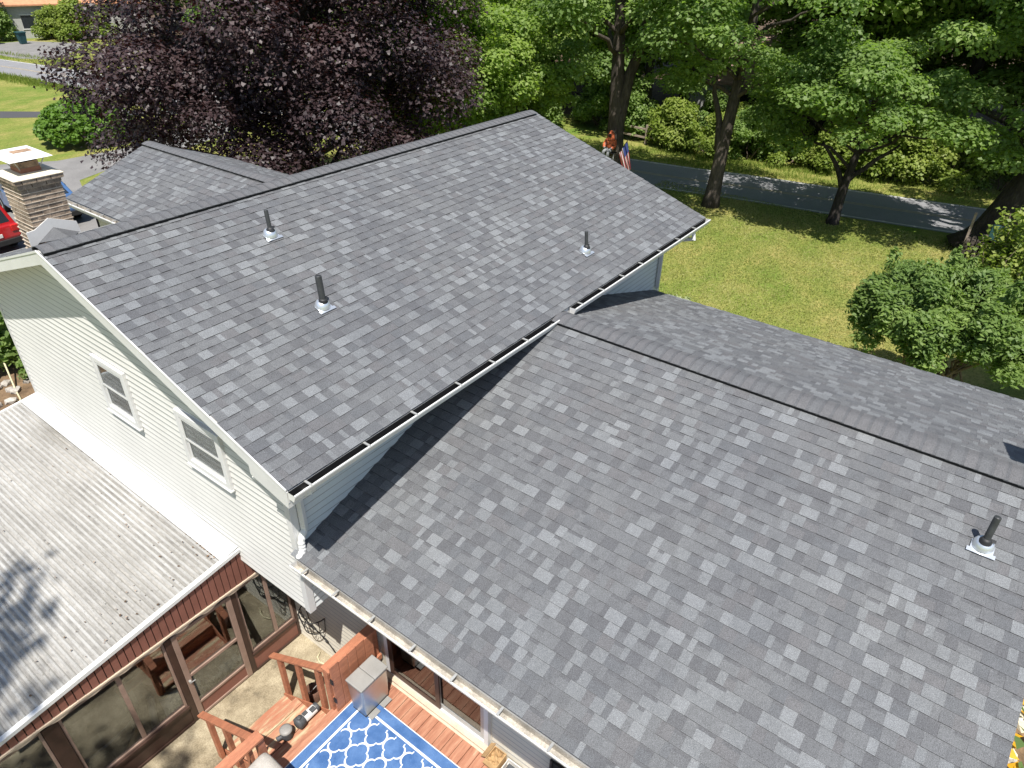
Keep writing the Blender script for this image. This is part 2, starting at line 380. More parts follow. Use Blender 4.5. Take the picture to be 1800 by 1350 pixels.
def limb(mb, a, b, r0, r1, seed, n=7, seg=6, wob=.06):
    r = random.Random(seed); a = Vector(a); b = Vector(b); L_ = (b-a).length; pts = []; rr = []
    for k in range(seg+1):
        f = k/seg; w = math.sin(f*math.pi)*wob*L_
        pts.append(a.lerp(b, f) + Vector((r.uniform(-w, w), r.uniform(-w, w), r.uniform(-w, w)*.5 + math.sin(f*math.pi)*L_*.05))); rr.append(r0*(1-f)+r1*f)
    mb.tube(pts, rr, n)
    return pts
def tree_meshes(key, trunk_pts, trunk_r, blobs, nleaf, lsize, lmat, bark='bark', limbs=14, seed=1, shape=LEAF4, updir=.7, flare=1.3, extra=None, shell=.55):
    mb = MB(); P = [Vector(p) for p in trunk_pts]; pts = []; rr = []; n = 14
    for k in range(n+1):
        f = k/n*(len(P)-1); i = min(int(f), len(P)-2); q = P[i].lerp(P[i+1], f-i); g = k/n
        rad = trunk_r*(1-.62*g); 
        if k == 0: rad *= flare
        if k == 1: rad *= 1+.25*(flare-1)
        pts.append(q); rr.append(rad)
    mb.tube(pts, rr, 12)
    rr_ = random.Random(seed); bl = sorted(blobs, key=lambda b: -b[3])
    for i, b in enumerate(bl[:limbs]):
        tgt = Vector(b[:3]); zt = max(pts[3].z, min(tgt.z - .35*(Vector((tgt.x, tgt.y, 0))-Vector((pts[-1].x, pts[-1].y, 0))).length - .3, pts[-1].z))
        st = min(pts, key=lambda q: abs(q.z-zt)); k = pts.index(st)
        limb(mb, st, tgt, max(.03, rr[k]*.45), .02, seed*31+i)
    if extra: extra(mb)
    tm = mb.mesh(key+'_trunk', [bark], True)
    C, N, tone = blob_cloud(blobs, nleaf, seed+5, updir=updir, shell=shell)
    V, F = leaves(C, N, lsize, shape, seed=seed+9)
    cm = npmesh(key+'_crown', V, F, [lmat], attr=tone)
    return tm, cm
def place_tree(name, label, meshes, loc, rot=0, scale=1, group=None, cat='tree'):
    o = thing(name, label, cat, loc, group); o.rotation_euler.z = rot; o.scale = (scale,)*3
    for nm, me in (('trunk', meshes[0]), ('crown', meshes[1])):
        c = bpy.data.objects.new(nm, me); COL.objects.link(c); c.parent = o
    return o

# ================================================================== SETTING
def poly_sheet(name, pts, z, m, kind='structure'):
    bm = bmesh.new(); bm.faces.new([bm.verts.new((x, y, z)) for x, y in pts]); bmesh.ops.triangulate(bm, faces=bm.faces[:])
    bmesh.ops.recalc_face_normals(bm, faces=bm.faces[:]); me = bpy.data.meshes.new(name); bm.to_mesh(me); bm.free()
    if me.polygons and me.polygons[0].normal.z < 0: me.flip_normals()
    me.materials.append(MATS[m]); o = bpy.data.objects.new(name, me); put(o); o['kind'] = kind; return o
poly_sheet('ground', [(-500, -500), (500, -500), (500, 500), (-500, 500)], 0, 'lawn')
def catmull(P, n=12):
    P = [Vector((*p, 0)) for p in P]; out = []
    for i in range(1, len(P)-2):
        for k in range(n):
            t = k/n; a, b, c, d = P[i-1:i+3]
            out.append(.5*((2*b)+(c-a)*t+(2*a-5*b+4*c-d)*t*t+(3*b-a-3*c+d)*t**3))
    return out
ROADC = catmull([(52, -110), (41, -50), (32.0, -5), (30.05, 5.7), (29.05, 10.5), (26.4, 28), (23.7, 52), (21.9, 66), (17, 92), (8, 130), (0, 160)])
def strip(name, path, off0, off1, z, m, parent=None, dash=None):
    mb = MB(); L_ = []
    for i, p in enumerate(path):
        d = (path[min(i+1, len(path)-1)]-path[max(i-1, 0)]).normalized(); nrm = Vector((d.y, -d.x, 0)); L_.append((p+nrm*off0, p+nrm*off1))
    for i in range(len(L_)-1):
        a, b = L_[i]; c, d = L_[i+1]
        mb.face([(a.x, a.y, z), (b.x, b.y, z), (d.x, d.y, z), (c.x, c.y, z)])
    o = mb.build(name, m, parent); return o
road = struct(strip('road', ROADC, -2.15, 2.15, .012, 'road_asphalt'))
for a, b, mm in ((-2.02, -1.92, 'road_white'), (1.92, 2.02, 'road_white'), (-.13, -.05, 'road_yellow'), (.05, .13, 'road_yellow')):
    strip('edge_line' if mm == 'road_white' else 'centre_line', ROADC, a, b, .017, mm, road)
poly_sheet('driveway', [(1.0, 11.3), (8.8, 11.3), (9.4, 26), (10.9, 30.0), (12.6, 30.7), (16, 31.0), (20, 32.4), (24.2, 35), (23.6, 38.5), (19, 35.2), (15.1, 33.8), (11.8, 34), (9.7, 35.4), (6, 36.2), (1.0, 34)], .008, 'drive_asphalt')
o = poly_sheet('side_path', [(4, 56.2), (5, 57.6), (14.8, 47.8), (17, 45.2), (22.6, 39.8), (22.2, 38.4), (16.2, 43.8), (13.9, 46.0)], .008, 'dark_asphalt')
poly_sheet('neighbour_driveway', [(24.6, 69), (26.2, 66.4), (30, 70), (33, 74.5), (30, 80), (24, 80)], .008, 'drive_asphalt')
poly_sheet('forest_floor', [(37, -80), (44, -30), (42, 3), (38, 20), (36, 40), (33, 58), (42, 95), (120, 200), (300, 100), (300, -80)], .006, 'litter')
poly_sheet('garden_bed', [(.9, 9.0), (2.9, 9.0), (2.6, 11.2), (2.7, 17), (-6, 17), (-6, 9.0)], .009, 'soil')

# ================================================================== HOUSE
L_UP, HW, KU = 10.528, 4.381, .3382
RISE = HW*KU
YW = .642
XR, ZR, XL, ZL, XRR, ZRR, LY = 5.04, E-.034, .2756, E-1.592, 9.884, E-1.590, 6.554
XG, XF = .355, L_UP-.355          # gable walls
XLOW = 1.03                        # lower storey and wing wall
house = thing('house', 'white sided house with charcoal shingle roofs on several levels', 'house', (5, 4, 0))
SHN = 300
def basis(U, V, N, O): return Matrix(((U.x, V.x, N.x, O.x), (U.y, V.y, N.y, O.y), (U.z, V.z, N.z, O.z), (0, 0, 0, 1)))
EXPO = .143
WEI = [.34, .20, .07, .10, .14, .08, .07]
TABS = []
def roof_plane(O, U, V, width, length, seed, pick, part):
    O, U, V = Vector(O), Vector(U).normalized(), Vector(V).normalized(); N = U.cross(V); r = random.Random(seed)
    nrow = int(math.ceil((length-.06)/EXPO)); tabs = []
    for j in range(nrow):
        v0 = -.025 + j*EXPO; e = min(EXPO, length-.05-v0)
        if e < .03: continue
        u = -.02 - r.random()*.2; tooth = r.random() < .5
        run = 0
        while u < width:
            w = r.choice((.06, .08, .11, .13, .15, .17, .19, .21)) if tooth else r.choice((.07, .10, .12, .15, .18, .2))
            u0 = max(u, -.018); u1 = min(u+w, width+.018)
            if width+.018-u1 < .05: u1 = width+.018
            if u1-u0 > .02:
                s = r.choices(range(7), (.28, .14, .03, .17, .26, .08, .04) if tooth else (.30, .22, .14, .02, .06, .12, .14))[0]
                tabs.append((u0, u1, v0, e, s, tooth, r.uniform(-.001, .001), (not tooth) and r.random() < .6))
            u += w; tooth = not tooth
            if u1 >= width+.018: break
    for tb in tabs: TABS.append((O, U, V, N, tb, pick, part))
def slope_len(h, k): return h*math.sqrt(1+k*k)
def nrmv(x, y, z): return Vector((x, y, z)).normalized()
kwl = (ZR-ZL)/(XR-XL); kwr = (ZR-ZRR)/(XRR-XR)
FX, FH, FY, FZ = 4.984, 1.98, 11.0, E+.759
kf = .3774; FZE = FZ-FH*kf
# roof decks (real slabs under the shingles, with fascia and soffit)
def roof_part(name): return None
def deck(name, P4, thick, m, parent):
    P = [Vector(p) for p in P4]; n = (P[1]-P[0]).cross(P[3]-P[0]).normalized()
    if n.z < 0: n = -n
    lo = [p - n*thick for p in P]; hi = [p - n*.002 for p in P]
    mb = MB(); mb.hexa(lo+hi); return mb.build(name, m, parent)
zt = lambda y: E + y*KU
roof_main = deck('roof', [(0, 0, E), (L_UP, 0, E), (L_UP, HW, E+RISE), (0, HW, E+RISE)], .05, 'soffit', house)
deck('back_roof', [(0, HW, E+RISE), (L_UP, HW, E+RISE), (L_UP, 2*HW, E), (0, 2*HW, E)], .05, 'soffit', house)
roof_wing = deck('wing_roof', [(XL, -LY, ZL), (XR, -LY, ZR), (XR, YW, ZR), (XL, YW, ZL)], .05, 'soffit', house)
deck('wing_roof', [(XR, -LY, ZR), (XRR, -LY, ZRR), (XRR, YW, ZRR), (XR, YW, ZR)], .05, 'soffit', house)
roof_front = deck('front_roof', [(FX-FH, 6.3, FZE), (FX, 6.3, FZ), (FX, FY, FZ), (FX-FH, FY, FZE)], .05, 'soffit', house)
deck('front_roof', [(FX, 6.3, FZ), (FX+FH, 6.3, FZE), (FX+FH, FY, FZE), (FX, FY, FZ)], .05, 'soffit', house)
roof_plane((0, 0, E), (1, 0, 0), (0, 1, KU), L_UP, slope_len(HW, KU), 3, True, roof_main)
roof_plane((XL, YW-.01, ZL), (0, -1, 0), (1, 0, kwl), YW-.01+LY, slope_len(XR-XL, kwl), 4, True, roof_wing)
roof_plane((XRR, -LY, ZRR), (0, 1, 0), (-1, 0, kwr), YW-.01+LY, slope_len(XRR-XR, kwr), 5, False, None)
roof_plane((L_UP, 2*HW, E), (-1, 0, 0), (0, -1, KU), L_UP, slope_len(HW, KU), 6, False, None)
roof_plane((FX-FH, FY, FZE), (0, -1, 0), (1, 0, kf), FY-6.3, slope_len(FH, kf), 8, False, None)
roof_plane((FX+FH, 6.3, FZE), (0, 1, 0), (-1, 0, kf), FY-6.3, slope_len(FH, kf), 9, False, None)
def tab_pts(w, e, tooth, dz):
    h = (.0125 if tooth else .0075)+dz; g = .0004 if tooth else 0
    return [(g, 0, 0), (w-g, 0, 0), (w-g, e+.012, -.002), (g, e+.012, -.002), (g, 0, h), (w-g, 0, h), (w-g, e+.012, .002), (g, e+.012, .002)]
def tab_faces(mb, P, mt, me_, mband, f=.68):
    P = [Vector(p) for p in P]; i = len(mb.v); a = P[5].lerp(P[6], f); b = P[4].lerp(P[7], f)
    mb.v += [tuple(p) for p in P] + [tuple(a), tuple(b)]
    for fc, m_ in (((4, 5, 8, 9), mt), ((9, 8, 6, 7), mband), ((0, 1, 5, 4), me_), ((1, 2, 6, 8, 5), mt), ((3, 0, 4, 9, 7), mt)):
        mb.f.append(tuple(i+q for q in fc)); mb.m.append(m_)
def tab_size(tb):
    O, U, V, N, (u0, u1, v0, e, s, tooth, dz, band), pick, part = tb
    c = O+U*((u0+u1)/2)+V*(v0+e/2); d = c-CAMLOC; q = Vector((d.dot(rgt), d.dot(upv), d.dot(fwd)))
    if q.z <= .1 or abs(q.x/q.z) > .735 or abs(q.y/q.z) > .55: return 0
    return (u1-u0)*e*abs(N.dot(d))/d.length**3
big = {}
for part in (roof_main, roof_wing):
    ids = sorted((i for i, t_ in enumerate(TABS) if t_[6] is part), key=lambda i: -tab_size(TABS[i]))[:SHN]
    for i in ids: big[i] = part
SM = {}
edge_m = MATS['shingle_edge']
field = MB()
for i, (O, U, V, N, (u0, u1, v0, e, s, tooth, dz, band), pick, part) in enumerate(TABS):
    w = u1-u0; M4 = basis(U, V, N, O+U*u0+V*v0)
    if i in big:
        key = (round(w, 3), round(e, 3), tooth, band)
        if key not in SM:
            mb = MB(); tab_faces(mb, tab_pts(w, e, tooth, 0), 0, 1, 2 if band else 0); SM[key] = mb.mesh('shingle', [SHADES[0], edge_m, SHADES[2]])
        o = bpy.data.objects.new('shingle', SM[key]); COL.objects.link(o); o.parent = big[i]
        o.material_slots[0].link = 'OBJECT'; o.material_slots[0].material = SHADES[s]
        o.matrix_basis = Matrix.Translation(-WL[big[i].name]) @ M4
    else:
        tab_faces(field, [M4 @ Vector(p) for p in tab_pts(w, e, tooth, dz)], s, 7, 2 if band else s)
o = field.build('shingle_field', SHADES+['shingle_edge'], house); o['kind'] = 'stuff'

def ridge(A, B, kl, kr, parent, seed, hw=.17):
    A, B = Vector(A), Vector(B); d = (B-A); L_ = d.length; d.normalize(); sd = Vector((0, 0, 1)).cross(d).normalized(); up = Vector((0, 0, 1)); r = random.Random(seed)
    k = (kl+kr)/2
    vb = MB()
    for s in (-1, 1):
        lo, hi = hw-.045, hw-.012
        p = [A+sd*s*lo+up*(-k*lo-.004), A+sd*s*hi+up*(-k*hi-.004), B+sd*s*hi+up*(-k*hi-.004), B+sd*s*lo+up*(-k*lo-.004)]
        vb.hexa(p+[q+up*.052 for q in p])
    vb.build('ridge_vent', 'vent_black', parent)
    def arc(h): 
        out = []
        for t in np.linspace(-1, 1, 11):
            y = t*hw; out.append((y, -k*(math.sqrt(y*y+.06**2)-.06)+.034+h))
        return out
    ln = .19; mb = MB(); a0 = arc(.008); a1 = arc(.0); b0 = arc(.001); b1 = arc(-.007); n = 11
    top0 = [(0, y, z) for y, z in a0]; top1 = [(ln, y, z) for y, z in a1]; bt0 = [(0, y, z) for y, z in b0]
    q0 = 3*n; fr_ = .20; mb.v = top0+top1+bt0+[tuple(Vector(a).lerp(Vector(b), fr_)) for a, b in zip(top0, top1)]
    for i in range(n-1):
        mb.f.append((i, q0+i, q0+i+1, i+1)); mb.m.append(1)
        mb.f.append((q0+i, n+i, n+i+1, q0+i+1)); mb.m.append(0)
        mb.f.append((2*n+i, i, i+1, 2*n+i+1)); mb.m.append(1)
    # side edges
    bt1 = [(ln, b1[0][0], b1[0][1]), (ln, b1[-1][0], b1[-1][1])]; q = len(mb.v); mb.v += bt1
    mb.f += [(0, 2*n, q, n), (n-1, 2*n-1, q+1, 3*n-1)]; mb.m += [1, 1]
    me = mb.mesh('ridge_cap', [SHADES[0], SHADES[2]])
    x = 0
    while x < L_-.02:
        o = bpy.data.objects.new('ridge_cap', me); COL.objects.link(o); o.parent = parent
        o.material_slots[0].link = 'OBJECT'; o.material_slots[0].material = SHADES[r.choice((1, 5, 5, 1))]
        o.matrix_basis = Matrix.Translation(-WL[parent.name]) @ basis(d, sd, up, A+d*x+up*r.uniform(-.0012, .0012)); x += .143
ridge((0-.01, HW, E+RISE), (L_UP-.16, HW, E+RISE), KU, KU, roof_main, 1)
ridge((XR, -LY, ZR), (XR, YW-.22, ZR), kwl, kwr, roof_wing, 2, .195)
ridge((FX, FY, FZ), (FX, 6.6, FZ), kf, kf, roof_front, 3, .14)

# ---- rakes, fascia, soffits
def quadbar(name, a, b, drop, depth, m, parent, dirn):
    # board whose top edge runs a-b, hanging 'drop' down, 'depth' thick along dirn
    a, b, d = Vector(a), Vector(b), Vector(dirn)*depth; dn = Vector((0, 0, -drop))
    mb = MB(); p = [a+dn, b+dn, b+dn+d, a+dn+d, a, b, b+d, a+d]; mb.hexa(p); return mb.build(name, m, parent)
for x0, dx, zo in ((-.028, 1, 0), (L_UP+.019, 1, -.035)):
    quadbar('rake_board', (x0, -.01, E-.012+zo), (x0, HW, E+RISE-.012+zo), .17, .022, 'white_trim', house, (dx, 0, 0))
    quadbar('rake_board', (x0, HW, E+RISE-.014+zo), (x0, 2*HW+.01, E-.014+zo), .17, .022, 'white_trim', house, (dx, 0, 0))
    quadbar('drip_edge', (x0-.008, -.01, E+.004+zo), (x0-.008, HW, E+RISE+.004+zo), .03, .016, 'white_trim', house, (dx, 0, 0))
    quadbar('drip_edge', (x0-.008, HW, E+RISE+.002+zo), (x0-.008, 2*HW+.01, E+.002+zo), .03, .016, 'white_trim', house, (dx, 0, 0))
for (ya, yb, za, zb) in ((0, HW, E, E+RISE), (2*HW, HW, E, E+RISE)):
    for xa, xb in ((-.006, XG-.002), (XF+.002, L_UP)):
        mb = MB(); mb.face([(xa, ya, za-.17), (xb, ya, za-.17), (xb, yb, zb-.17), (xa, yb, zb-.17)]); mb.build('soffit', 'soffit', house)
quadbar('fascia', (0, -.003, E-.02), (L_UP, -.003, E-.02), .17, .02, 'white_trim', house, (0, 1, 0))
quadbar('fascia', (0, 2*HW-.02, E-.02), (L_UP, 2*HW-.02, E-.02), .17, .02, 'white_trim', house, (0, 1, 0))
MB().box((.0, .02, E-.19), (L_UP, YW, E-.172)).build('soffit', 'soffit', house)
MB().box((.0, 2*HW-YW, E-.19), (L_UP, 2*HW-.02, E-.172)).build('soffit', 'soffit', house)
# boxed eave return at the near gable corner
MB().prism([(-.03, -.015, E-.03), (-.03, .0, E-.26), (-.03, .60, E-.10), (-.03, .60, E+.17), (-.03, -.015, E-.03)][:4], (XG+.01, 0, 0)).build('eave_return', 'white_trim', house)
quadbar('fascia', (XL-.003, YW-.03, ZL-.02), (XL-.003, -LY, ZL-.02), .17, .02, 'white_trim', house, (1, 0, 0))
quadbar('fascia', (XRR-.017, YW-.03, ZRR-.02), (XRR-.017, -LY, ZRR-.02), .17, .02, 'white_trim', house, (1, 0, 0))
MB().box((XL+.018, -LY+.02, ZL-.19), (XLOW, YW, ZL-.17)).build('soffit', 'soffit', house)
MB().box((9.35, -LY+.02, ZL-.19), (XRR-.02, YW, ZL-.17)).build('soffit', 'soffit', house)
quadbar('rake_board', (XL, -LY-.012, ZL-.012), (XR, -LY-.012, ZR-.012), .16, .02, 'white_trim', house, (0, 1, 0))
quadbar('rake_board', (XR, -LY-.014, ZR-.012), (XRR, -LY-.014, ZRR-.012), .16, .02, 'white_trim', house, (0, 1, 0))
for s in (-1, 1):
    quadbar('rake_board', (FX+s*FH, FY+.006, FZE-.012), (FX, FY+.006, FZ-.012), .15, .02, 'white_trim', house, (0, 1, 0))
quadbar('fascia', (FX-FH-.003, 8.7, FZE-.02), (FX-FH-.003, FY, FZE-.02), .15, .02, 'white_trim', house, (1, 0, 0))
quadbar('fascia', (FX+FH-.017, 8.7, FZE-.02), (FX+FH-.017, FY, FZE-.02), .15, .02, 'white_trim', house, (1, 0, 0))

# ---- walls: core + single lapped boards
SB = .1016
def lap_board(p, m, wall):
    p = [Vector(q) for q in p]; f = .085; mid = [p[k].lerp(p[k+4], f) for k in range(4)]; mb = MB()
    mb.hexa(p[:4]+mid, 1, (1,)); mb.hexa(mid+p[4:], 0, (0,)); mb.build('siding_board', [m, 'siding_lap_shade'], wall)  # bottom strip coloured darker, painting in the shadow line under each lap
def boards_x(wall, x, z0, z1, lo, hi, m, sgn=-1):
    n = int(round((z1-z0)/SB)); 
    for i in range(n):
        a, b = z0+i*SB, min(z0+(i+1)*SB, z1)
        l0, h0, l1, h1 = lo(a), hi(a), lo(b), hi(b)
        if h1-l1 < .03: continue
        pb, pt = .021*sgn, .002*sgn
        p = [(x+pb, l0, a), (x, l0, a), (x, h0, a), (x+pb, h0, a), (x+pt, l1, b), (x, l1, b), (x, h1, b), (x+pt, h1, b)]
        if sgn > 0: p = [p[1], p[0], p[3], p[2], p[5], p[4], p[7], p[6]]
        lap_board(p, m, wall)
def boards_y(wall, y, z0, z1, lo, hi, m, sgn=-1):
    n = int(round((z1-z0)/SB))
    for i in range(n):
        a, b = z0+i*SB, min(z0+(i+1)*SB, z1); l0, h0, l1, h1 = lo(a), hi(a), lo(b), hi(b)
        if h1-l1 < .03: continue
        pb, pt = .021*sgn, .002*sgn
        p = [(l0, y+pb, a), (h0, y+pb, a), (h0, y, a), (l0, y, a), (l1, y+pt, b), (h1, y+pt, b), (h1, y, b), (l1, y, b)]
        if sgn > 0: p = [p[3], p[2], p[1], p[0], p[7], p[6], p[5], p[4]]
        lap_board(p, m, wall)
ZGB = 2.37
gz = lambda z: max(YW, (z-E+.18)/KU+.0)
wall_gable = MB().prism([(XG+.001, YW, ZGB), (XG+.001, 2*HW-YW, ZGB), (XG+.001, 2*HW-YW, E-.0), (XG+.001, HW, E+RISE-.19), (XG+.001, YW, E-.0)], (.12, 0, 0)).build('gable_wall', 'white_siding', house)
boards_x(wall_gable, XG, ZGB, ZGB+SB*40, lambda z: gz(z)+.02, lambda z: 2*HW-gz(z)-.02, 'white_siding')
wall_far = MB().prism([(XF-.12, YW, .0), (XF-.12, 2*HW-YW, 0), (XF-.12, 2*HW-YW, E), (XF-.12, HW, E+RISE-.19), (XF-.12, YW, E)], (.119, 0, 0)).build('gable_wall', 'white_siding', house)
wall_eave = MB().box((XG, YW+.002, ZGB), (XF, YW+.12, E-.18)).build('eave_wall', 'blue_white_siding', house)
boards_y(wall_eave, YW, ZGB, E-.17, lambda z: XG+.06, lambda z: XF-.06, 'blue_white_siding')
MB().box((XG+.12, 2*HW-YW-.12, 0), (XF-.12, 2*HW-YW, E-.18)).build('front_wall', 'white_siding', house)
MB().box((XG+.01, YW+.01, ZGB-.02), (XLOW+.05, 2*HW-YW-.01, ZGB+.01)).build('overhang_soffit', 'cream_siding', house)
wall_low = MB().box((XLOW+.001, -LY+.35, 0), (XLOW+.14, 2*HW-YW, ZGB+.0)).build('lower_wall', 'cream_siding', house)
MB().box((XLOW+.001, -LY+.35, ZGB), (XLOW+.14, YW, ZL-.17)).build('lower_wall', 'cream_siding', house)
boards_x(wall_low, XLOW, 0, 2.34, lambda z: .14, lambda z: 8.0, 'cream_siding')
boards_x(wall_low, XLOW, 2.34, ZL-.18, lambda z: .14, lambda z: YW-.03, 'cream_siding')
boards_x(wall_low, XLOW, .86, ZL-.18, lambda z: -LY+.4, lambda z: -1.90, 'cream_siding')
MB().box((9.30, -LY+.35, 0), (9.40, YW, ZRR-.17)).build('wing_wall', 'cream_siding', house)
MB().prism([(XLOW, -LY+.35, 0), (9.4, -LY+.35, 0), (9.4, -LY+.35, ZRR-.02), (XR, -LY+.35, ZR-.06), (XLOW, -LY+.35, ZL+.15)], (0, .12, 0)).build('wing_wall', 'cream_siding', house)
MB().box((FX-FH+.3, 8.2, 0), (FX-FH+.4, FY-.3, FZE-.05)).build('front_wall', 'cream_siding', house)
MB().box((FX+FH-.4, 8.2, 0), (FX+FH-.3, FY-.3, FZE-.05)).build('front_wall', 'cream_siding', house)
MB().prism([(FX-FH+.3, FY-.4, 0), (FX+FH-.3, FY-.4, 0), (FX+FH-.3, FY-.4, FZE+.05), (FX, FY-.4, FZ-.06), (FX-FH+.3, FY-.4, FZE+.05)], (0, .1, 0)).build('front_wall', 'cream_siding', house)
# corner boards
for nm, x, y, z0, z1, m in (('corner_board', XG, YW, ZGB-.03, E-.19, 'white_trim'), ('corner_board', XF, YW, 3.0, E-.19, 'white_trim'), ('corner_board', XG, 2*HW-YW, ZGB-.03, E-.19, 'white_trim')):
    sx = -1 if x < 5 else 1; sy = -1 if y < 4 else 1
    MB().box((x+sx*.022, y+sy*.022, z0), (x-sx*.075, y-sy*.0, z1)).box((x+sx*.0222, y, z0+.001), (x-sx*.0, y-sy*.075, z1-.001)).build(nm, m, house)
# ---- gable windows (double hung)
def window_gable(y0, y1, z0, z1, curtain):
    x = XG-.020; w = MB(); f = .085
    for a, b in (((y0, z0-.0), (y0+f, z1)), ((y1-f, z0), (y1, z1)), ((y0+f, z1-f), (y1-f, z1)), ((y0+f, z0), (y1-f, z0+f))):
        w.box((x-.045, a[0], a[1]), (x+.02, b[0], b[1]))
    o = w.build('window', 'white_trim', house, bevel=.006)
    MB().box((x-.062, y0-.012, z0-.022), (x-.0, y1+.012, z0+.004)).build('sill', 'white_trim', o, bevel=.005)
    zm = (z0+z1)/2; yi0, yi1, zi0, zi1 = y0+f+.002, y1-f-.002, z0+f+.002, z1-f-.002
    s = MB(); t_ = .035
    def sash(za, zb, xo):
        for a, b in (((yi0, za), (yi0+t_, zb)), ((yi1-t_, za), (yi1, zb)), ((yi0+t_, zb-t_), (yi1-t_, zb)), ((yi0+t_, za), (yi1-t_, za+t_))):
            s.box((x-xo, a[0], a[1]), (x-xo+.022, b[0], b[1]))
    sash(zm-.015, zi1, .036); sash(zi0, zm+.018, .012)
    s.build('sash', 'white_trim', o)
    MB().box((x-.030, yi0+t_, zm), (x-.026, yi1-t_, zi1-t_)).build('pane', 'glass', o)
    MB().box((x-.007, yi0+t_, zi0+t_), (x-.004, yi1-t_, zm)).build('pane', 'glass', o)
    MB().box((x-.003, yi0, zi0), (x-.001, yi1, zm)).build('screen', 'house_grey' if curtain else 'dark_wood', o)
    c = MB(); n = 24
    for k in range(n):
        ya, yb = yi0+(yi1-yi0)*k/n, yi0+(yi1-yi0)*(k+1)/n; xa = x-.012+.008*math.sin(k*1.1); xb = x-.012+.008*math.sin((k+1)*1.1)
        c.face([(xa, ya, zm), (xa, ya, zi1), (xb, yb, zi1), (xb, yb, zm)])
    c.build('curtain', curtain or 'trousers_grey', o, True)
    return o
window_gable(3.96, 4.84, E-1.24, E-.30, None)
window_gable(1.78, 2.74, E-1.22, E-.34, 'curtain_lilac' if False else 'plastic_sheet')

# ---- gutters (K-profile channel with straps)
def gutter(A, B, out, parent, inside='gutter_inside', straps=.62, seed=1, w=.115, h=.095, sag=0.):
    A, B, out = Vector(A), Vector(B), Vector(out); d = (B-A); L_ = d.length; d.normalize(); up = Vector((0, 0, 1)); n = max(2, int(L_/.5))
    prof = [(.0, 0), (.0, -h), (w*.72, -h), (w*.86, -h*.55), (w, -h*.2), (w, .0), (w-.014, .004), (w-.014, -.012)]
    inn = [(.006, 0), (.006, -h+.006), (w*.70, -h+.006), (w*.83, -h*.55), (w-.016, -h*.2), (w-.016, -.012)]
    mb = MB(); r = random.Random(seed)
    S = [[A + d*(L_*k/n) + up*(-sag*math.sin(math.pi*k/n) + r.uniform(-.002, .002)) for k in range(n+1)]]
    def sweep(pr, m, flip):
        i0 = len(mb.v)
        for p in S[0]:
            for o_, z in pr: mb.v.append(tuple(p+out*o_+up*z))
        q = len(pr)
        for k in range(n):
            for j in range(q-1):
                f = (i0+k*q+j, i0+k*q+j+1, i0+(k+1)*q+j+1, i0+(k+1)*q+j); mb.f.append(f if not flip else f[::-1]); mb.m.append(m)
    sweep(prof, 0, False); sweep(inn, 1, True)
    for p in (S[0][0], S[0][-1]):
        mb.face([p+out*o_+up*z for o_, z in prof[:6]], 0)
    g = mb.build('gutter', ['gutter_white', inside], parent)
    x = .22
    while x < L_-.1:
        p = A+d*x; k = min(int(x/L_*n), n)
        sb = MB(); sb.obox(p+out*(w/2)+up*.002, d*.013, out*(w/2-.002), up*.006); sb.build('gutter_strap', 'alum_grey', g); x += straps*r.uniform(.9, 1.1)
    return g
gutter((.0-.02, -.022, E-.022), (XR-.13, -.022, E-.022), (0, -1, 0), house, 'vent_black', .78, 1)  # both upper gutters: shade inside the channel painted as black
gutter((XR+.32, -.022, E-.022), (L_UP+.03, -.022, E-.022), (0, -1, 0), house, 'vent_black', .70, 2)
gutter((XL-.022, YW-.10, ZL-.03), (XL-.022, -LY-.02, ZL-.03), (-1, 0, 0), house, 'gutter_inside', .58, 3, sag=.01)
gutter((FX-FH-.022, 8.76, FZE-.03), (FX-FH-.022, FY+.02, FZE-.03), (-1, 0, 0), house, 'gutter_inside', .5, 4)
gutter((0, 2*HW+.02, E-.03), (2.9, 2*HW+.02, E-.03), (0, 1, 0), house, 'gutter_inside', .7, 5)
# ---- downspouts
def spout(name, pts, w, parent, m, ribs=True):
    mb = MB(); P = [Vector(p) for p in pts]
    for a, b in zip(P[:-1], P[1:]):
        mb.beam(a, b, w, w*.8, 0, (1, .3, .2))
    return mb.build(name, m, parent, bevel=.006)
ds = spout('downspout', [(.47, .585, E-.21), (.47, .585, 3.78)], .075, house, 'gutter_white')
mb = MB(); pts = []
for k in range(15):
    f = k/14; pts.append(Vector((.47, .585, 3.80)).lerp(Vector((.27, .53, 3.48)), f) + Vector((-.03*math.sin(f*math.pi*2), 0, -.03*math.sin(f*math.pi))))
rr = [.048 if k % 2 else .041 for k in range(15)]; mb.tube(pts, rr, 10); mb.build('elbow', 'white_trim', ds)
mb = MB(); mb.beam((.17, -.09, E-.13), (.40, .50, E-.22), .07, .06); mb.beam((.40, .50, E-.22), (.47, .585, E-.23), .07, .06); mb.build('elbow', 'gutter_white', ds)
ds2 = spout('downspout', [(9.98, .575, E-.22), (9.98, .575, 3.55)], .075, house, 'gutter_white')
mb = MB(); mb.tube([(9.9, -.06, E-.12), (9.9, -.1, E-.25), (9.92, .1, E-.32), (9.96, .5, E-.3), (9.98, .57, E-.36)], .045, 8); mb.build('elbow', 'gutter_white', ds2)
# ---- security light under the eave
lt = thing('security_light', 'white twin security light under the upper eave', 'light', (.87, .60, E-.52))
MB().lathe((.87, .615, E-.50), [(.05, 0), (.05, .03), (.02, .035)], 12, axis=(0, -1, 0)).build('base', 'white_trim', lt)
for dx in (-.07, .07): MB().lathe((.87+dx, .57, E-.50), [(.02, 0), (.045, .03), (.06, .11), (.055, .112), (.01, .07)], 14, axis=(dx*3, -.8, -.5)).build('lamp_head', 'white_trim', lt, True)

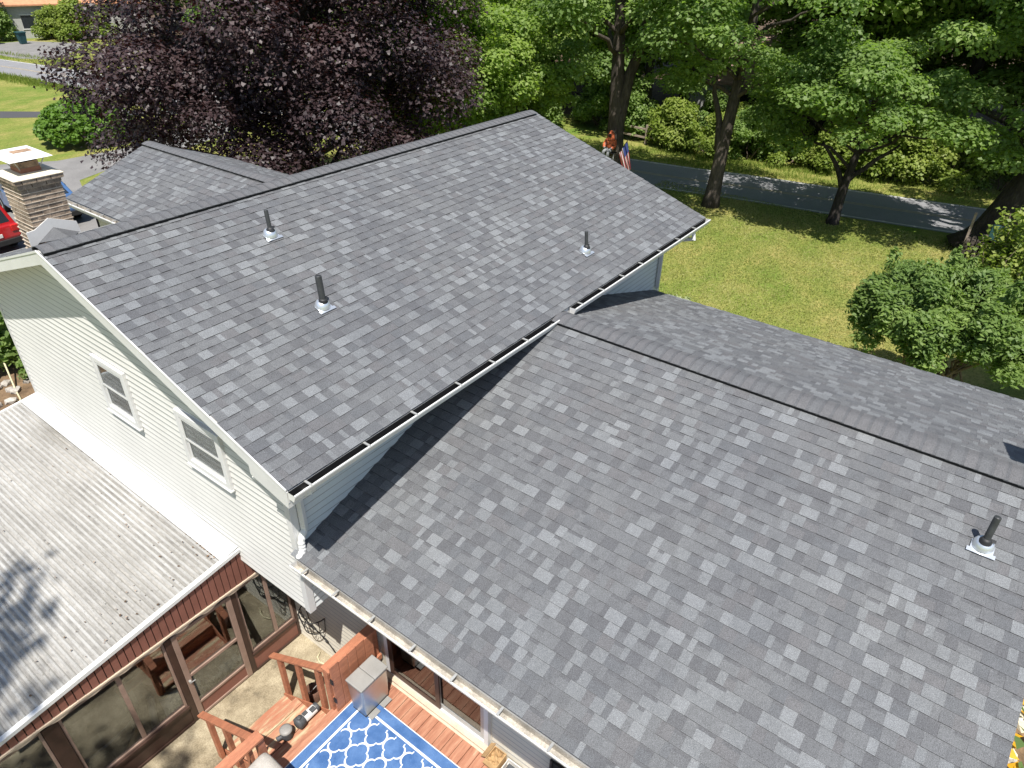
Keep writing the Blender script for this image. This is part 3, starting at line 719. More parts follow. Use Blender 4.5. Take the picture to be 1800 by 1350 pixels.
# ---- plumbing vents through the roof: pipe, boot, flashing
def vent(x, y, z, k, ax, h, r, label, tilt=(0, 0, 0)):
    # ax: downslope unit direction in plan
    o = thing('vent_pipe', label, 'vent pipe', (x, y, z), 'plumbing vents through the roofs')
    dn = Vector((ax[0], ax[1], -k)).normalized(); sd = Vector((0, 0, 1)).cross(dn).normalized(); n = dn.cross(sd); n = n if n.z > 0 else -n
    P = Vector((x, y, z))
    MB().obox(P+dn*.10+n*.017, sd*.13, dn*.025, n*.0025).obox(P+dn*.03+n*.016, sd*.105, dn*.06, n*.002).build('flashing', 'flashing', o)
    ax_c = (n*.55+Vector((0, 0, 1))*.45).normalized()
    MB().lathe(P+n*.012, [(.105, 0), (.098, .03), (.085, .065), (.062, .085)], 24, axis=ax_c).build('cone', 'flashing', o, True)
    MB().lathe(P+n*.09, [(.064, 0), (.056, .014), (r+.016, .03), (r+.006, .05)], 20, axis=ax_c).build('rubber_boot', 'rubber', o, True)
    MB().obox(P+n*.115+sd*.055-dn*.02, sd*.03, dn*.02, n*.005).build('rubber_tab', 'rubber', o, bevel=.004)
    top = P+Vector((tilt[0], tilt[1], h)); d = (top-P).normalized(); b0 = P+n*.08
    mb = MB(); mb.tube([b0, top], r, 18, cap=False); mb.tube([top, top-d*.09], [r*.82, r*.8], 18, cap=True); mb.lathe(top, [(r, 0), (r*.82, 0.0005)], 18, axis=d); mb.f.pop(); mb.m.pop()
    mb.build('pipe', 'pipe_abs', o, True)
zz = lambda y: E+y*KU+.008
vent(2.58, 3.37, zz(3.37), KU, (0, -1), .37, .030, 'slim dark vent pipe with metal flashing nearest the ridge')
vent(2.175, 1.876, zz(1.876), KU, (0, -1), .44, .044, 'thickest dark vent pipe in silver flashing mid upper roof')
vent(6.893, .668, zz(.668), KU, (0, -1), .36, .030, 'slim dark vent pipe near the far upper gutter')
vent(4.009, -5.944, ZL+(4.009-XL)*kwl+.008, kwl, (-1, 0), .40, .034, 'dark vent pipe in silver cone on the lower wing roof')
# ---- brick chimney on the back slope
CX0, CX1, CY0, CY1 = .93, 1.52, 7.1, 7.75
CZB, CZT = 4.9, E+1.63
ch = thing('chimney', 'brown brick chimney with white metal rain cap behind the ridge', 'chimney', ((CX0+CX1)/2, (CY0+CY1)/2, E+.45))
MB().box((CX0+.004, CY0+.004, CZB), (CX1-.004, CY1-.004, CZT-.12)).build('core', 'mortar', ch)
bh, bw, gap = .060, .195, .012
def course(z, inset, k, hgt):
    x0, x1, y0, y1 = CX0-inset, CX1+inset, CY0-inset, CY1+inset
    off = .5 if k % 2 else 0
    def row(a, b):
        out = []; p = a - off*(bw+gap)
        while p < b-.02:
            q0, q1 = max(p, a), min(p+bw, b)
            if q1-q0 > .03: out.append((q0, q1))
            p += bw+gap
        return out
    j = lambda: rnd.choice((-.002, 0, .003, .003, .005, .006))
    for a, b in row(x0, x1):
        e = j(); box('brick', (a, y0-e, z), (b, y0+.05, z+hgt), 'brick', ch)
        if k > 10: box('brick', (a, y1-.05, z), (b, y1, z+hgt), 'brick', ch)
    for a, b in row(y0+.055, y1-.055):
        e = j(); box('brick', (x0-e, a, z), (x0+.05, b, z+hgt), 'brick', ch)
        box('brick', (x1-.05, a, z), (x1+e, b, z+hgt), 'brick', ch)
z = E+.30; k = 0
while z < CZT-.18:
    course(z, 0, k, bh)
    # raised weathered mortar bed standing proud under each course
    mb = MB(); zz0 = z+bh+.0008; w_ = .009+rnd.uniform(-.003, .004)
    mb.box((CX0-w_+rnd.uniform(-.004, .004), CY0-w_, zz0), (CX1+w_, CY1+w_*.6, zz0+gap-.0016)); mb.build('mortar_bed', 'mortar', ch)
    z += bh+gap; k += 1
for kk, ins in ((0, .03), (1, .055)):
    course(z, ins, k, bh); MB().box((CX0-ins-.01, CY0-ins-.01, z+bh+.0008), (CX1+ins+.01, CY1+ins+.01, z+bh+gap-.001)).build('mortar_bed', 'mortar', ch); z += bh+gap; k += 1
CT = z
MB().hexa([(CX0-.065, CY0-.065, CT), (CX1+.065, CY0-.065, CT), (CX1+.065, CY1+.065, CT), (CX0-.065, CY1+.065, CT), (CX0+.05, CY0+.05, CT+.035), (CX1-.05, CY0+.05, CT+.035), (CX1-.05, CY1-.05, CT+.035), (CX0+.05, CY1-.05, CT+.035)]).build('crown', 'concrete_cap', ch)
cx, cy = (CX0+CX1)/2, (CY0+CY1)/2
MB().box((cx-.15, cy-.17, CT+.02), (cx+.15, cy+.17, CT+.10)).build('flue_liner', 'clay', ch)
MB().box((cx-.14, cy-.16, CT+.10), (cx+.14, cy+.16, CT+.19)).build('flue_screen', 'rust', ch)
MB().box((cx-.12, cy-.14, CT+.19), (cx+.12, cy+.14, CT+.24)).build('flue_opening', 'vent_black', ch)
rc = MB(); zt0 = CT+.25
rc.hexa([(cx-.31, cy-.33, zt0), (cx+.31, cy-.33, zt0), (cx+.31, cy+.33, zt0), (cx-.31, cy+.33, zt0), (cx-.19, cy-.21, zt0+.085), (cx+.19, cy-.21, zt0+.085), (cx+.19, cy+.21, zt0+.085), (cx-.19, cy+.21, zt0+.085)])
o = rc.build('rain_cap', 'cap_white', ch)
MB().box((cx-.16, cy-.17, zt0+.086), (cx+.12, cy+.02, zt0+.089)).build('rust_stain', 'rust', o)
for sx in (-1, 1):
    for sy in (-1, 1): MB().tube([(cx+sx*.14, cy+sy*.16, CT+.08), (cx+sx*.22, cy+sy*.24, zt0)], .008, 5).build('cap_leg', 'alum_grey', ch)
# white counter flashing following the cricket, and the cricket itself
zb = E+.60
MB().prism([(CX0-.13, CY0-.022, E+.52), (CX0-.13, CY0-.022, E+.815), (CX0-.01, CY0-.022, E+.825), (1.16, CY0-.022, E+.955), (1.55, CY0-.022, E+.80), (1.57, CY0-.022, E+.60), (1.19, CY0-.022, E+.80), (.92, CY0-.022, E+.62)], (0, .02, 0)).build('flashing', 'white_trim', ch)
roofz = lambda y: E+RISE-(y-HW)*KU
cr = MB(); yr = CY0-.45
cr.face([(.92, CY0-.024, E+.62), (1.19, CY0-.024, E+.80), (1.19, yr-.1, roofz(yr-.1)+.004)]); cr.face([(1.19, CY0-.024, E+.80), (1.55, CY0-.024, E+.62), (1.19, yr-.1, roofz(yr-.1)+.004)])
cr.build('cricket', [SHADES[1]], ch)
# ---- brick chimney at the far end of the wing (out to the right, throws the shadow on the far slope)
ch2 = thing('chimney', 'brick chimney on the outer gable end of the low wing', 'chimney', (5.5, -7.0, 0))
MB().box((4.95, -7.10, 0), (5.47, -6.585, 6.65)).build('stack', 'brickwork', ch2)
MB().box((4.88, -7.17, 6.652), (5.53, -6.5, 6.77)).build('crown', 'concrete_cap', ch2)

# ---- sliding door in the wing wall
sd = MB(); YA, YB, ZA, ZB = -1.86, .0, .90, 3.0
xo = XLOW-.03
for a, b in (((YA, ZA), (YA+.07, ZB)), ((YB-.07, ZA), (YB, ZB)), ((YA+.07, ZB-.07), (YB-.07, ZB)), ((YA+.07, ZA), (YB-.07, ZA+.05))):
    sd.box((xo-.03, a[0], a[1]), (XLOW+.03, b[0], b[1]))
door = sd.build('sliding_door', 'white_trim', house)
MB().box((xo-.10, YA-.04, ZA+.001), (xo-.031, YB+.02, ZA+.03)).build('sill', 'beige_trim', door)
ym = -.98
for (a, b, off) in ((YA+.072, ym+.04, .004), (ym-.04, YB-.072, -.026)):
    st = MB(); t_ = .075
    for p, q in (((a, ZA+.052), (a+t_, ZB-.072)), ((b-t_, ZA+.052), (b, ZB-.072)), ((a+t_, ZB-.15), (b-t_, ZB-.072)), ((a+t_, ZA+.052), (b-t_, ZA+.14))):
        st.box((xo+off-.004, p[0], p[1]), (xo+off+.022, q[0], q[1]))
    s_ = st.build('door_leaf', 'brown_frame' if off < 0 else 'alum_grey', door)
    MB().box((xo+off+.006, a+t_, ZA+.14), (xo+off+.010, b-t_, ZB-.15)).build('pane', 'glass_dark', door)
MB().box((XLOW-.002, YA+.07, ZA+.05), (XLOW-.0005, YB-.07, ZB-.07)).build('backing', 'dark_window', door)
MB().box((xo-.04, ym-.02, 1.8), (xo-.027, ym+.01, 2.0)).build('handle', 'black_metal', door)

# ================================================================== PORCH (lean-to room)
porch = thing('porch', 'enclosed lean-to porch with white corrugated roof and brown fascia', 'porch', (-1.5, 5, 0))
PZ = lambda x, y: 2.58+.125*(x-.355)+.024*(y-2.16)
PX0, PY0, PY1 = -4.6, 2.12, 8.12
def panel(x0, x1):
    mb = MB(); n = 12; i0 = 0; prof = []
    x = x0
    while x < x1-.001:
        for dx, dz in ((0, 0), (.013, .013), (.022, .017), (.031, .013), (.044, 0)): prof.append((x+dx, dz))
        x += .0747
    prof.append((x1+.004, 0))
    ys = [PY0, PY1]
    V = []
    for y in ys: V += [(px_, y, PZ(px_, y)+dz) for px_, dz in prof]
    q = len(prof); mb.v = V; mb.f = [(j, j+1, q+j+1, q+j) for j in range(q-1)]; mb.m = [1 if j % 5 == 4 else 0 for j in range(q-1)]
    o = mb.build('roof_panel', ['porch_roof_paint', 'porch_roof_grime'], porch)
    s_ = o.modifiers.new('solid', 'SOLIDIFY'); s_.thickness = .004; s_.offset = -1
x = .10
while x > PX0: panel(x-.448*2, x); x -= .448*2
# wide white flashing apron against the wall
ap = MB(); 
for y0, y1 in ((PY0, 4.2), (4.2, 6.2), (6.2, PY1)):
    ap.hexa([(.06, y0, PZ(.06, y0)+.022), (.34, y0, PZ(.34, y0)+.045), (.34, y1, PZ(.34, y1)+.045), (.06, y1, PZ(.06, y1)+.022), (.06, y0, PZ(.06, y0)+.03), (.34, y0, PZ(.34, y0)+.055), (.34, y1, PZ(.34, y1)+.055), (.06, y1, PZ(.06, y1)+.03)])
ap.build('wall_flashing', 'apron_white', porch)
# edge trims
def pbar(name, y, dy, z0, z1, m): 
    a, b = PX0, .36
    MB().hexa([(a, y, PZ(a, 2.16)+z0), (b, y, PZ(b, 2.16)+z0), (b, y+dy, PZ(b, 2.16)+z0), (a, y+dy, PZ(a, 2.16)+z0), (a, y, PZ(a, 2.16)+z1), (b, y, PZ(b, 2.16)+z1), (b, y+dy, PZ(b, 2.16)+z1), (a, y+dy, PZ(a, 2.16)+z1)]).build(name, m, porch)
pbar('edge_trim', 2.095, .07, -.036, .022, 'gutter_white')
MB().hexa([(PX0, PY1-.02, PZ(PX0, PY1)-.05), (.35, PY1-.02, PZ(.35, PY1)-.05), (.35, PY1+.03, PZ(.35, PY1)-.05), (PX0, PY1+.03, PZ(PX0, PY1)-.05), (PX0, PY1-.02, PZ(PX0, PY1)+.035), (.35, PY1-.02, PZ(.35, PY1)+.035), (.35, PY1+.03, PZ(.35, PY1)+.035), (PX0, PY1+.03, PZ(PX0, PY1)+.035)]).build('edge_trim', 'gutter_white', porch)
# fascia slats
x = .56; FB = 1.975
while x > -4.5:
    w_ = .094; xa = x-w_
    za = min(PZ(xa, 2.16), 2.56)-.040; zb_ = min(PZ(x-.012, 2.16), 2.56)-.040; e = rnd.uniform(-.002, .002)
    if za-FB > .01:
        MB().hexa([(xa, 2.125+e, FB), (x-.012, 2.125+e, FB), (x-.012, 2.15, FB), (xa, 2.15, FB), (xa, 2.125+e, za), (x-.012, 2.125+e, zb_), (x-.012, 2.15, zb_), (xa, 2.15, za)]).build('fascia_slat', 'brown_metal', porch)
    x -= w_
MB().hexa([(-4.6, 2.152, FB), (XLOW-.02, 2.152, FB), (XLOW-.02, 2.17, FB), (-4.6, 2.17, FB), (-4.6, 2.152, 1.98), (XLOW-.02, 2.152, 2.36), (XLOW-.02, 2.17, 2.36), (-4.6, 2.17, 1.98)]).build('fascia_back', 'black_metal', porch)
box('fascia_rail', (-4.6, 2.105, FB-.03), (.62, 2.155, FB-.002), 'beige_trim', porch)
sc_ = MB(); n = 320; xs = np.linspace(-4.6, .60, n)
for i in range(n-1):
    d0 = .035+.022*math.sin(xs[i]*2*math.pi/.40); d1 = .035+.022*math.sin(xs[i+1]*2*math.pi/.40)
    sc_.hexa([(xs[i], 2.115, FB-.03-d0), (xs[i+1], 2.115, FB-.03-d1), (xs[i+1], 2.123, FB-.03-d1), (xs[i], 2.123, FB-.03-d0), (xs[i], 2.115, FB-.031), (xs[i+1], 2.115, FB-.031), (xs[i+1], 2.123, FB-.031), (xs[i], 2.123, FB-.031)])
sc_.build('scalloped_valance', 'beige_trim', porch)
# front wall frame
PYW = 2.17
MB().box((-4.6, PYW, 1.86), (XLOW-.03, PYW+.10, 1.972)).build('header', 'brown_frame', porch)
for a, b in ((-.965, -.875), (.055, .135), (-2.52, -2.34), (.965, 1.012), (-4.2, -4.02)):
    MB().box((a, PYW-.012, .0), (b, PYW+.10, 1.858)).build('post', 'brown_frame', porch, bevel=.004)
def porch_window(x0, x1, xm):
    z0, z1 = .42, 1.855; o = MB(); f = .035
    for a, b in (((x0, z0), (x0+f, z1)), ((x1-f, z0), (x1, z1)), ((x0+f, z0), (x1-f, z0+f)), ((x0+f, z1-f), (x1-f, z1))):
        o.box((a[0], PYW+.005, a[1]), (b[0], PYW+.05, b[1]))
    w = o.build('window', 'tan_frame', porch, bevel=.004)
    MB().box((xm-.03, PYW+.012, z0+f), (xm+.03, PYW+.045, z1-f)).build('mullion', 'tan_frame', w, bevel=.004)
    for a, b in ((x0+f, xm-.03), (xm+.03, x1-f)):
        MB().box((a, PYW+.026, z0+f), (b, PYW+.030, z1-f)).build('pane', 'glass', w)
    MB().box((x0-.01, PYW-.03, z0-.05), (x1+.01, PYW+.06, z0-.002)).build('sill', 'brown_frame', w)
    MB().box((x0, PYW+.0, .05), (x1, PYW+.06, z0-.052)).build('wall_panel', 'brown_frame' if x1 < 0 else 'brown_metal', porch)
    MB().box((x0, PYW-.02, .0), (x1, PYW+.06, .048)).build('base_rail', 'brown_frame', porch)
porch_window(.138, .962, .62); porch_window(-2.335, -.968, -1.60); porch_window(-4.015, -2.525, -3.2)
# storm door
dr = MB(); DA, DB = -.872, .052
for a, b in (((DA, .02), (DA+.075, 1.855)), ((DB-.085, .02), (DB, 1.855)), ((DA+.075, .02), (DB-.085, .07)), ((DA+.075, .30), (DB-.085, .345)), ((DA+.075, .93), (DB-.085, .985)), ((DA+.075, 1.80), (DB-.085, 1.855))):
    dr.box((a[0], PYW-.02, a[1]), (b[0], PYW+.025, b[1]))
pd = dr.build('door', 'tan_frame', porch, bevel=.006)
MB().box((DA+.075, PYW-.004, .07), (DB-.085, PYW+.016, .30)).build('kick_panel', 'brown_metal', pd)
for z0, z1 in ((.345, .93), (.985, 1.80)): MB().box((DA+.075, PYW+.0, z0), (DB-.085, PYW+.004, z1)).build('pane', 'glass', pd)
MB().box((DA+.02, PYW-.06, .86), (DA+.05, PYW-.02, .90)).tube([(DA+.035, PYW-.055, .875), (DA+.10, PYW-.06, .87)], .008, 6).build('handle', 'alum_grey', pd)
# side walls of the porch and inside
MB().box((-4.6, 2.28, 0), (-4.5, 8.1, 1.9)).build('side_wall', 'dark_wood', porch)
MB().box((-4.5, 8.0, 0), (XLOW-.03, 8.08, 2.0)).build('end_wall', 'dark_wood', porch)
for yb_ in (3.2, 4.4, 5.6, 6.8): 
    MB().hexa([(PX0, yb_, PZ(PX0, yb_)-.13), (.33, yb_, PZ(.33, yb_)-.13), (.33, yb_+.05, PZ(.33, yb_)-.13), (PX0, yb_+.05, PZ(PX0, yb_)-.13), (PX0, yb_, PZ(PX0, yb_)-.02), (.33, yb_, PZ(.33, yb_)-.02), (.33, yb_+.05, PZ(.33, yb_)-.02), (PX0, yb_+.05, PZ(PX0, yb_)-.02)]).build('rafter', 'dark_wood', porch)
# tiled porch floor
fl = MB(); ti = .42
floor = MB().box((-4.5, 2.28, .001), (XLOW-.03, 8.0, .012)).build('floor', 'soil', porch)
tme = MB().box((0, 0, 0), (ti-.012, ti-.012, .01)).mesh('floor_tile', ['porch_tile'])
for i in range(13):
    for j in range(6):
        o = bpy.data.objects.new('floor_tile', tme); COL.objects.link(o); o.parent = floor; o.location = (-4.46+i*ti, 2.30+j*ti, .0122+rnd.uniform(0, .002))
# clutter inside the porch
b_ = thing('workbench', 'reddish wooden bench inside the porch behind the door', 'bench', (-.4, 3.3, 0))
for i in range(4): box('plank', (-1.5, 3.0+i*.17, .48), (.55, 3.15+i*.17, .52), 'dark_wood' if i % 2 else 'orange_wood', b_)
for x_ in (-1.4, .4):
    for y_ in (3.05, 3.55): box('leg', (x_, y_, .02), (x_+.08, y_+.08, .479), 'dark_wood', b_)
sh = MB(); nx, ny = 26, 12; P = {}
for i in range(nx):
    for j in range(ny):
        P[i, j] = (-.80+i*.035, 2.36+j*.055, .05+.12*abs(math.sin(i*.9+j*.6)*math.cos(j*1.3-i*.35))+rnd.uniform(0, .06)+.12*math.exp(-((i-8)/5)**2))
for i in range(nx-1):
    for j in range(ny-1): sh.face([P[i, j], P[i+1, j], P[i+1, j+1], P[i, j+1]])
o = sh.build('plastic_sheet', 'plastic_sheet', None, True); tag(o, 'crumpled clear plastic sheet on the floor behind the porch door', 'plastic sheet')
mb = MB(); nn = 9
for i in range(nn):
    for j in range(nn): P[i, j] = (-1.22+i*.035+j*.004, 2.36+j*.02, .06+.05*j+.03*math.sin(i*1.1+j))
for i in range(nn-1):
    for j in range(nn-1): mb.face([P[i, j], P[i+1, j], P[i+1, j+1], P[i, j+1]])
o = mb.build('plastic_bag', 'plastic_sheet', None, True); tag(o, 'pale plastic bag leaning inside the window left of the door', 'bag')
def hollow(mb, a, b, r): 
    a, b = Vector(a), Vector(b); mb.tube([a, b], r, 14, cap=False); mb.tube([b, a.lerp(b, .9)], [r*.86, r*.8], 14)
mb = MB(); hollow(mb, (-1.40, 2.42, .05), (-1.27, 2.55, .62), .05); o = mb.build('cardboard_tube', 'pvc_white', None, True); tag(o, 'short pale cardboard tube standing inside the porch window', 'tube')
mb = MB(); hollow(mb, (-1.98, 2.34, .05), (-1.55, 2.36, .52), .045); o = mb.build('cardboard_tube', 'cardboard', None, True); tag(o, 'long tan cardboard tube leaning inside the porch window', 'tube')
o = MB().tube([(-2.3, 2.62, .30), (-1.95, 2.62, .30), (-1.70, 2.64, .31), (-1.58, 2.7, .28), (-1.56, 2.74, .15), (-1.56, 2.75, .02)], .018, 8).build('bent_pipe', 'alum_grey', None, True); tag(o, 'bent grey metal pipe frame behind the left porch window', 'pipe')
o = MB().tube([(-3.6, 3.0, .62), (-3.0, 3.0, .62), (-2.75, 3.05, .60), (-2.7, 3.1, .4), (-2.7, 3.12, .02)], .018, 8).build('bent_pipe', 'alum_grey', None, True); tag(o, 'curved grey pipe behind the leftmost porch window', 'pipe')
o = MB().lathe((-1.0, 3.0, .0), [(.06, .02), (.05, .40), (.17, .41), (.17, .45)], 20).build('stool', 'cardboard', None); tag(o, 'small round wooden stool in the porch beside the door', 'stool')
st = thing('log_shelf', 'low shelf with dark timber piled along the back of porch', 'shelf', (-2.6, 3.9, 0))
box('board', (-4.3, 3.75, .40), (-1.3, 4.2, .44), 'dark_wood', st)
for x_ in (-4.2, -2.8, -1.42): box('leg', (x_, 3.8, .02), (x_+.07, 4.1, .399), 'dark_wood', st)
for i in range(14): 
    x_ = -4.1+i*.19; box('log', (x_, 3.78+rnd.uniform(0, .05), .441), (x_+.15, 4.15, .441+rnd.uniform(.12, .32)), rnd.choice(['dark_wood', 'dry_wood', 'bark_dark']), st)

# ================================================================== SLAB, STEPS, DECK
MB().box((-4.8, .25, -.10), (XLOW+.0, 2.168, .0035)).build('patio_slab', 'slab_concrete')['kind'] = 'structure'
deck_t = thing('deck', 'raised wooden deck stained faded red beside the wing', 'deck', (-1, -3, 0))
DZ = .90; x0d, x1d = -3.4, XLOW-.165
y = .20; i = 0
while y > -6.4:
    w_ = .137; dz = rnd.uniform(-.002, .002)
    MB().box((x0d, y-w_, DZ-.035+dz), (x1d, y, DZ+dz)).build('deck_board', 'deck_stain', deck_t, bevel=.004); y -= .144
MB().box((x1d+.003, -6.3, DZ-.06), (XLOW-.02, .2, DZ-.012)).build('ledger', 'beige_trim', deck_t)
MB().box((x0d, .165, DZ-.24), (x1d, .198, DZ-.037)).build('rim_joist', 'orange_wood', deck_t)
MB().box((x0d+.05, -6.3, 0), (x1d, -6.2, DZ-.037)).build('rim_joist', 'dark_wood', deck_t)
for x_ in (-3.3, -2.0, -.95, .2, .8): MB().box((x_-.045, .06, 0), (x_+.045, .15, DZ-.037)).build('post', 'dark_wood', deck_t)
# steps
stp = thing('steps', 'worn red timber steps from deck down to the slab', 'steps', (-.4, .7, 0))
for z_, y0_ in ((.60, .205), (.31, .66)):
    for q in range(3):
        MB().box((-.96, y0_+q*.152, z_-.035), (.10, y0_+.143+q*.152, z_+rnd.uniform(-.002, .002))).build('tread', 'step_stain', stp, bevel=.004)
MB().box((-.96, 1.12, .03), (.10, 1.42, .075)).build('tread', 'step_stain', stp, bevel=.004)
for z_, y_ in ((.562, .64), (.272, 1.095)): MB().box((-.95, y_, 0), (.09, y_+.02, z_)).build('riser', 'orange_wood', stp)
for xs_ in (-.975, .103):
    MB().prism([(xs_, .21, .0), (xs_, 1.45, 0), (xs_, 1.45, .08), (xs_, .21, .80)], (.018, 0, 0)).build('stringer', 'orange_wood', stp)
def rail(xc, name, label):
    o = thing(name, label, 'handrail', (xc, .8, 0))
    MB().beam((xc, 1.62, .82), (xc, .18, 1.72), .095, .04).build('cap_rail', 'orange_wood', o, bevel=.006)
    for y_, z0_ in ((1.40, .0), (.93, .31), (.45, .60)):
        zt_ = .82+(1.62-y_)/1.44*.90-.026; MB().box((xc-.03+.0, y_-.045, z0_), (xc+.03, y_+.045, zt_)).build('post', 'orange_wood', o, bevel=.004)
rail(.155, 'stair_rail', 'orange stair handrail joining the board screen')
rail(-1.02, 'stair_rail', 'orange stair handrail beside the grey covered grill')
# privacy screen of vertical boards
scr = thing('privacy_screen', 'orange board privacy screen behind the steel bin', 'screen', (.6, .12, DZ))
bx = .115
for i in range(6):
    w_ = .142; e = rnd.uniform(-.004, .004); zt_ = 1.86-.005*i+rnd.uniform(-.012, .012)
    if bx+w_ < XLOW-.03: MB().box((bx, .085+e, DZ+.012), (bx+w_, .107+e, zt_)).build('board', 'orange_wood', scr, bevel=.003)
    bx += .150
MB().box((.10, .112, 1.74), (XLOW-.03, .27, 1.775)).build('cap_rail', 'orange_wood', scr, bevel=.004)
MB().box((.12, .112, 1.1), (XLOW-.03, .15, 1.19)).build('cross_rail', 'orange_wood', scr)
for x_ in (.10, .90): MB().box((x_, .152, .0), (x_+.09, .242, 1.738)).build('post', 'orange_wood', scr)
for z_ in (1.15, 1.55): MB().box((.096, .07, z_), (.113, .11, z_+.09)).build('hinge', 'black_metal', scr)
# deck railing left of the steps
rl = thing('deck_railing', 'orange deck railing in front of the grey cover', 'railing', (-2, .1, DZ))
MB().box((-3.4, .055, 1.76), (-.945, .20, 1.80)).build('cap_rail', 'orange_wood', rl, bevel=.005)
MB().box((-3.4, .09, 1.0), (-.99, .13, 1.08)).build('bottom_rail', 'orange_wood', rl)
for x_ in (-.99, -2.1, -3.2): MB().box((x_-.04, .085, DZ+.003), (x_+.05, .165, 1.758)).build('post', 'orange_wood', rl)
for q in range(16):
    x_ = -1.12-q*.13
    if abs(x_+2.1) > .08: MB().box((x_-.02, .10, 1.081), (x_+.02, .13, 1.758)).build('baluster', 'orange_wood', rl)
# grey covered grill
g = thing('covered_grill', 'grey fabric covered grill behind the deck railing', 'grill', (-1.45, -.3, DZ))
bm = bmesh.new(); bmesh.ops.create_cube(bm, size=1); bmesh.ops.subdivide_edges(bm, edges=bm.edges[:], cuts=9, use_grid_fill=True)
for v_ in bm.verts:
    c_ = v_.co.copy(); q_ = Vector((max(-.40, min(.40, c_.x)), max(-.36, min(.36, c_.y)), max(-.5, min(.40, c_.z)))); d_ = c_-q_
    if d_.length > 1e-6: c_ = q_ + d_.normalized()*min(d_.length, .10)
    f = c_.z; v_.co = Vector((-1.42+c_.x*(.90-.06*f), -.24+c_.y*(.60-.08*f), DZ+.375+f*.74 + .012*math.sin(c_.x*11+c_.y*7) + (.0 if f > .2 else .01*math.sin(c_.x*30))))
me = bpy.data.meshes.new('cover'); bm.to_mesh(me); bm.free(); me.materials.append(MATS['cover_grey']); me.polygons.foreach_set('use_smooth', [True]*len(me.polygons)); put(bpy.data.objects.new('cover', me), g)
MB().box((-1.80, -.50, DZ+.003), (-1.74, -.44, DZ+.05)).box((-1.08, -.50, DZ+.003), (-1.02, -.44, DZ+.05)).build('wheel', 'tyre', g)
# two-compartment steel pedal bin
bn = thing('pedal_bin', 'tall brushed steel two-lid pedal bin on the deck', 'bin', (.5, -.15, DZ))
MB().hexa([(.285, -.285, DZ+.03), (.725, -.285, DZ+.03), (.725, -.02, DZ+.03), (.285, -.02, DZ+.03), (.262, -.30, DZ+.615), (.742, -.30, DZ+.615), (.742, .0, DZ+.615), (.262, .0, DZ+.615)]).build('body', 'stainless', bn, bevel=.03, seg=4)
MB().box((.29, -.28, DZ+.006), (.72, -.025, DZ+.032)).build('base', 'can_plastic', bn)
for a, b in ((.255, .499), (.503, .747)): MB().box((a, -.306, DZ+.618), (b, .004, DZ+.655)).build('lid', 'grey_lid', bn, bevel=.012, seg=3)
for a in (.31, .53): MB().box((a, -.375, DZ+.012), (a+.16, -.287, DZ+.035)).build('pedal', 'grey_lid', bn, bevel=.006)
# rug
rg = thing('outdoor_rug', 'blue outdoor rug with white quatrefoil trellis on the deck', 'rug', (-.5, -1.5, DZ))
RX0, RX1, RY0, RY1 = -1.60, .545, -3.6, .055
MB().box((RX0, RY0, DZ+.004), (RX1, RY1, DZ+.010)).build('mat', 'rug_blue', rg)
t_ = DZ+.0115
def flat(mb, x0, y0, x1, y1): mb.face([(x0, y0, t_), (x1, y0, t_), (x1, y1, t_), (x0, y1, t_)])
mb = MB(); i1, i2 = .15, .183
flat(mb, RX0+i1, RY1-i2, RX1-i1, RY1-i1); flat(mb, RX0+i1, RY0+i1, RX1-i1, RY0+i2); flat(mb, RX0+i1, RY0+i2, RX0+i2, RY1-i2); flat(mb, RX1-i2, RY0+i2, RX1-i1, RY1-i2)
flat(mb, RX0, RY1-.012, RX1, RY1); flat(mb, RX1-.012, RY0, RX1, RY1-.012)
mb.build('border_print', 'rug_white', rg)
def quatre(cx_, cy_, wid):
    out = []
    for k in range(64):
        a = 2*math.pi*k/64; c4 = abs(math.cos(2*a)); r_ = .128+.045*c4**.7
        out.append((math.cos(a)*r_, math.sin(a)*r_*.91))
    return out
mb = MB(); QX, QY = .357, .323; ex = RX1-i2; 
for i in range(-1, 6):
    for j in range(-1, 11):
        cx_, cy_ = .212-QX*i, -.235-QY*j; q = quatre(cx_, cy_, 0)
        for k in range(64):
            (a, b), (c, d) = q[k], q[(k+1) % 64]
            pp = [(cx_+a*.93, cy_+b*.93), (cx_+a*1.09, cy_+b*1.09), (cx_+c*1.09, cy_+d*1.09), (cx_+c*.93, cy_+d*.93)]
            if all(RX0+i2 < x_ < RX1-i2 and RY0+i2 < y_ < RY1-i2 for x_, y_ in pp): mb.face([(x_, y_, t_-.0005*((i+j) % 2)) for x_, y_ in pp])
mb.build('trellis_print', 'rug_white', rg)
# pool pump on the step
pp = thing('pool_pump', 'grey and white pool pump lying on the top step', 'pump', (-.25, .42, .6))
A, B = Vector((.08, .52, .69)), Vector((-.50, .52, .69))
ax_ = (B-A).normalized()
MB().lathe(A, [(.03, -.01), (.062, 0), (.066, .02), (.066, .05)], 18, axis=ax_).build('end_cap', 'pump_grey', pp, True)
MB().lathe(A+ax_*.052, [(.066, 0), (.066, .19)], 18, axis=ax_).build('motor', 'pump_white', pp, True)
MB().box((-.06, .46, .752), (.02, .53, .762)).box((-.16, .50, .752), (-.09, .56, .764)).build('motor_label', 'pump_grey', pp)
MB().lathe(A+ax_*.245, [(.07, 0), (.085, .02), (.09, .08), (.088, .11), (.05, .13)], 20, axis=ax_).build('volute', 'pump_grey', pp, True)
MB().lathe((-.23, .52, .76), [(.03, 0), (.03, .04), (.022, .045)], 14).build('outlet', 'pump_grey', pp, True)
MB().lathe((-.44, .54, .605), [(.065, 0), (.08, .02), (.072, .04), (.082, .06), (.072, .08), (.08, .10), (.075, .15)], 20).build('strainer', 'pump_grey', pp, True)
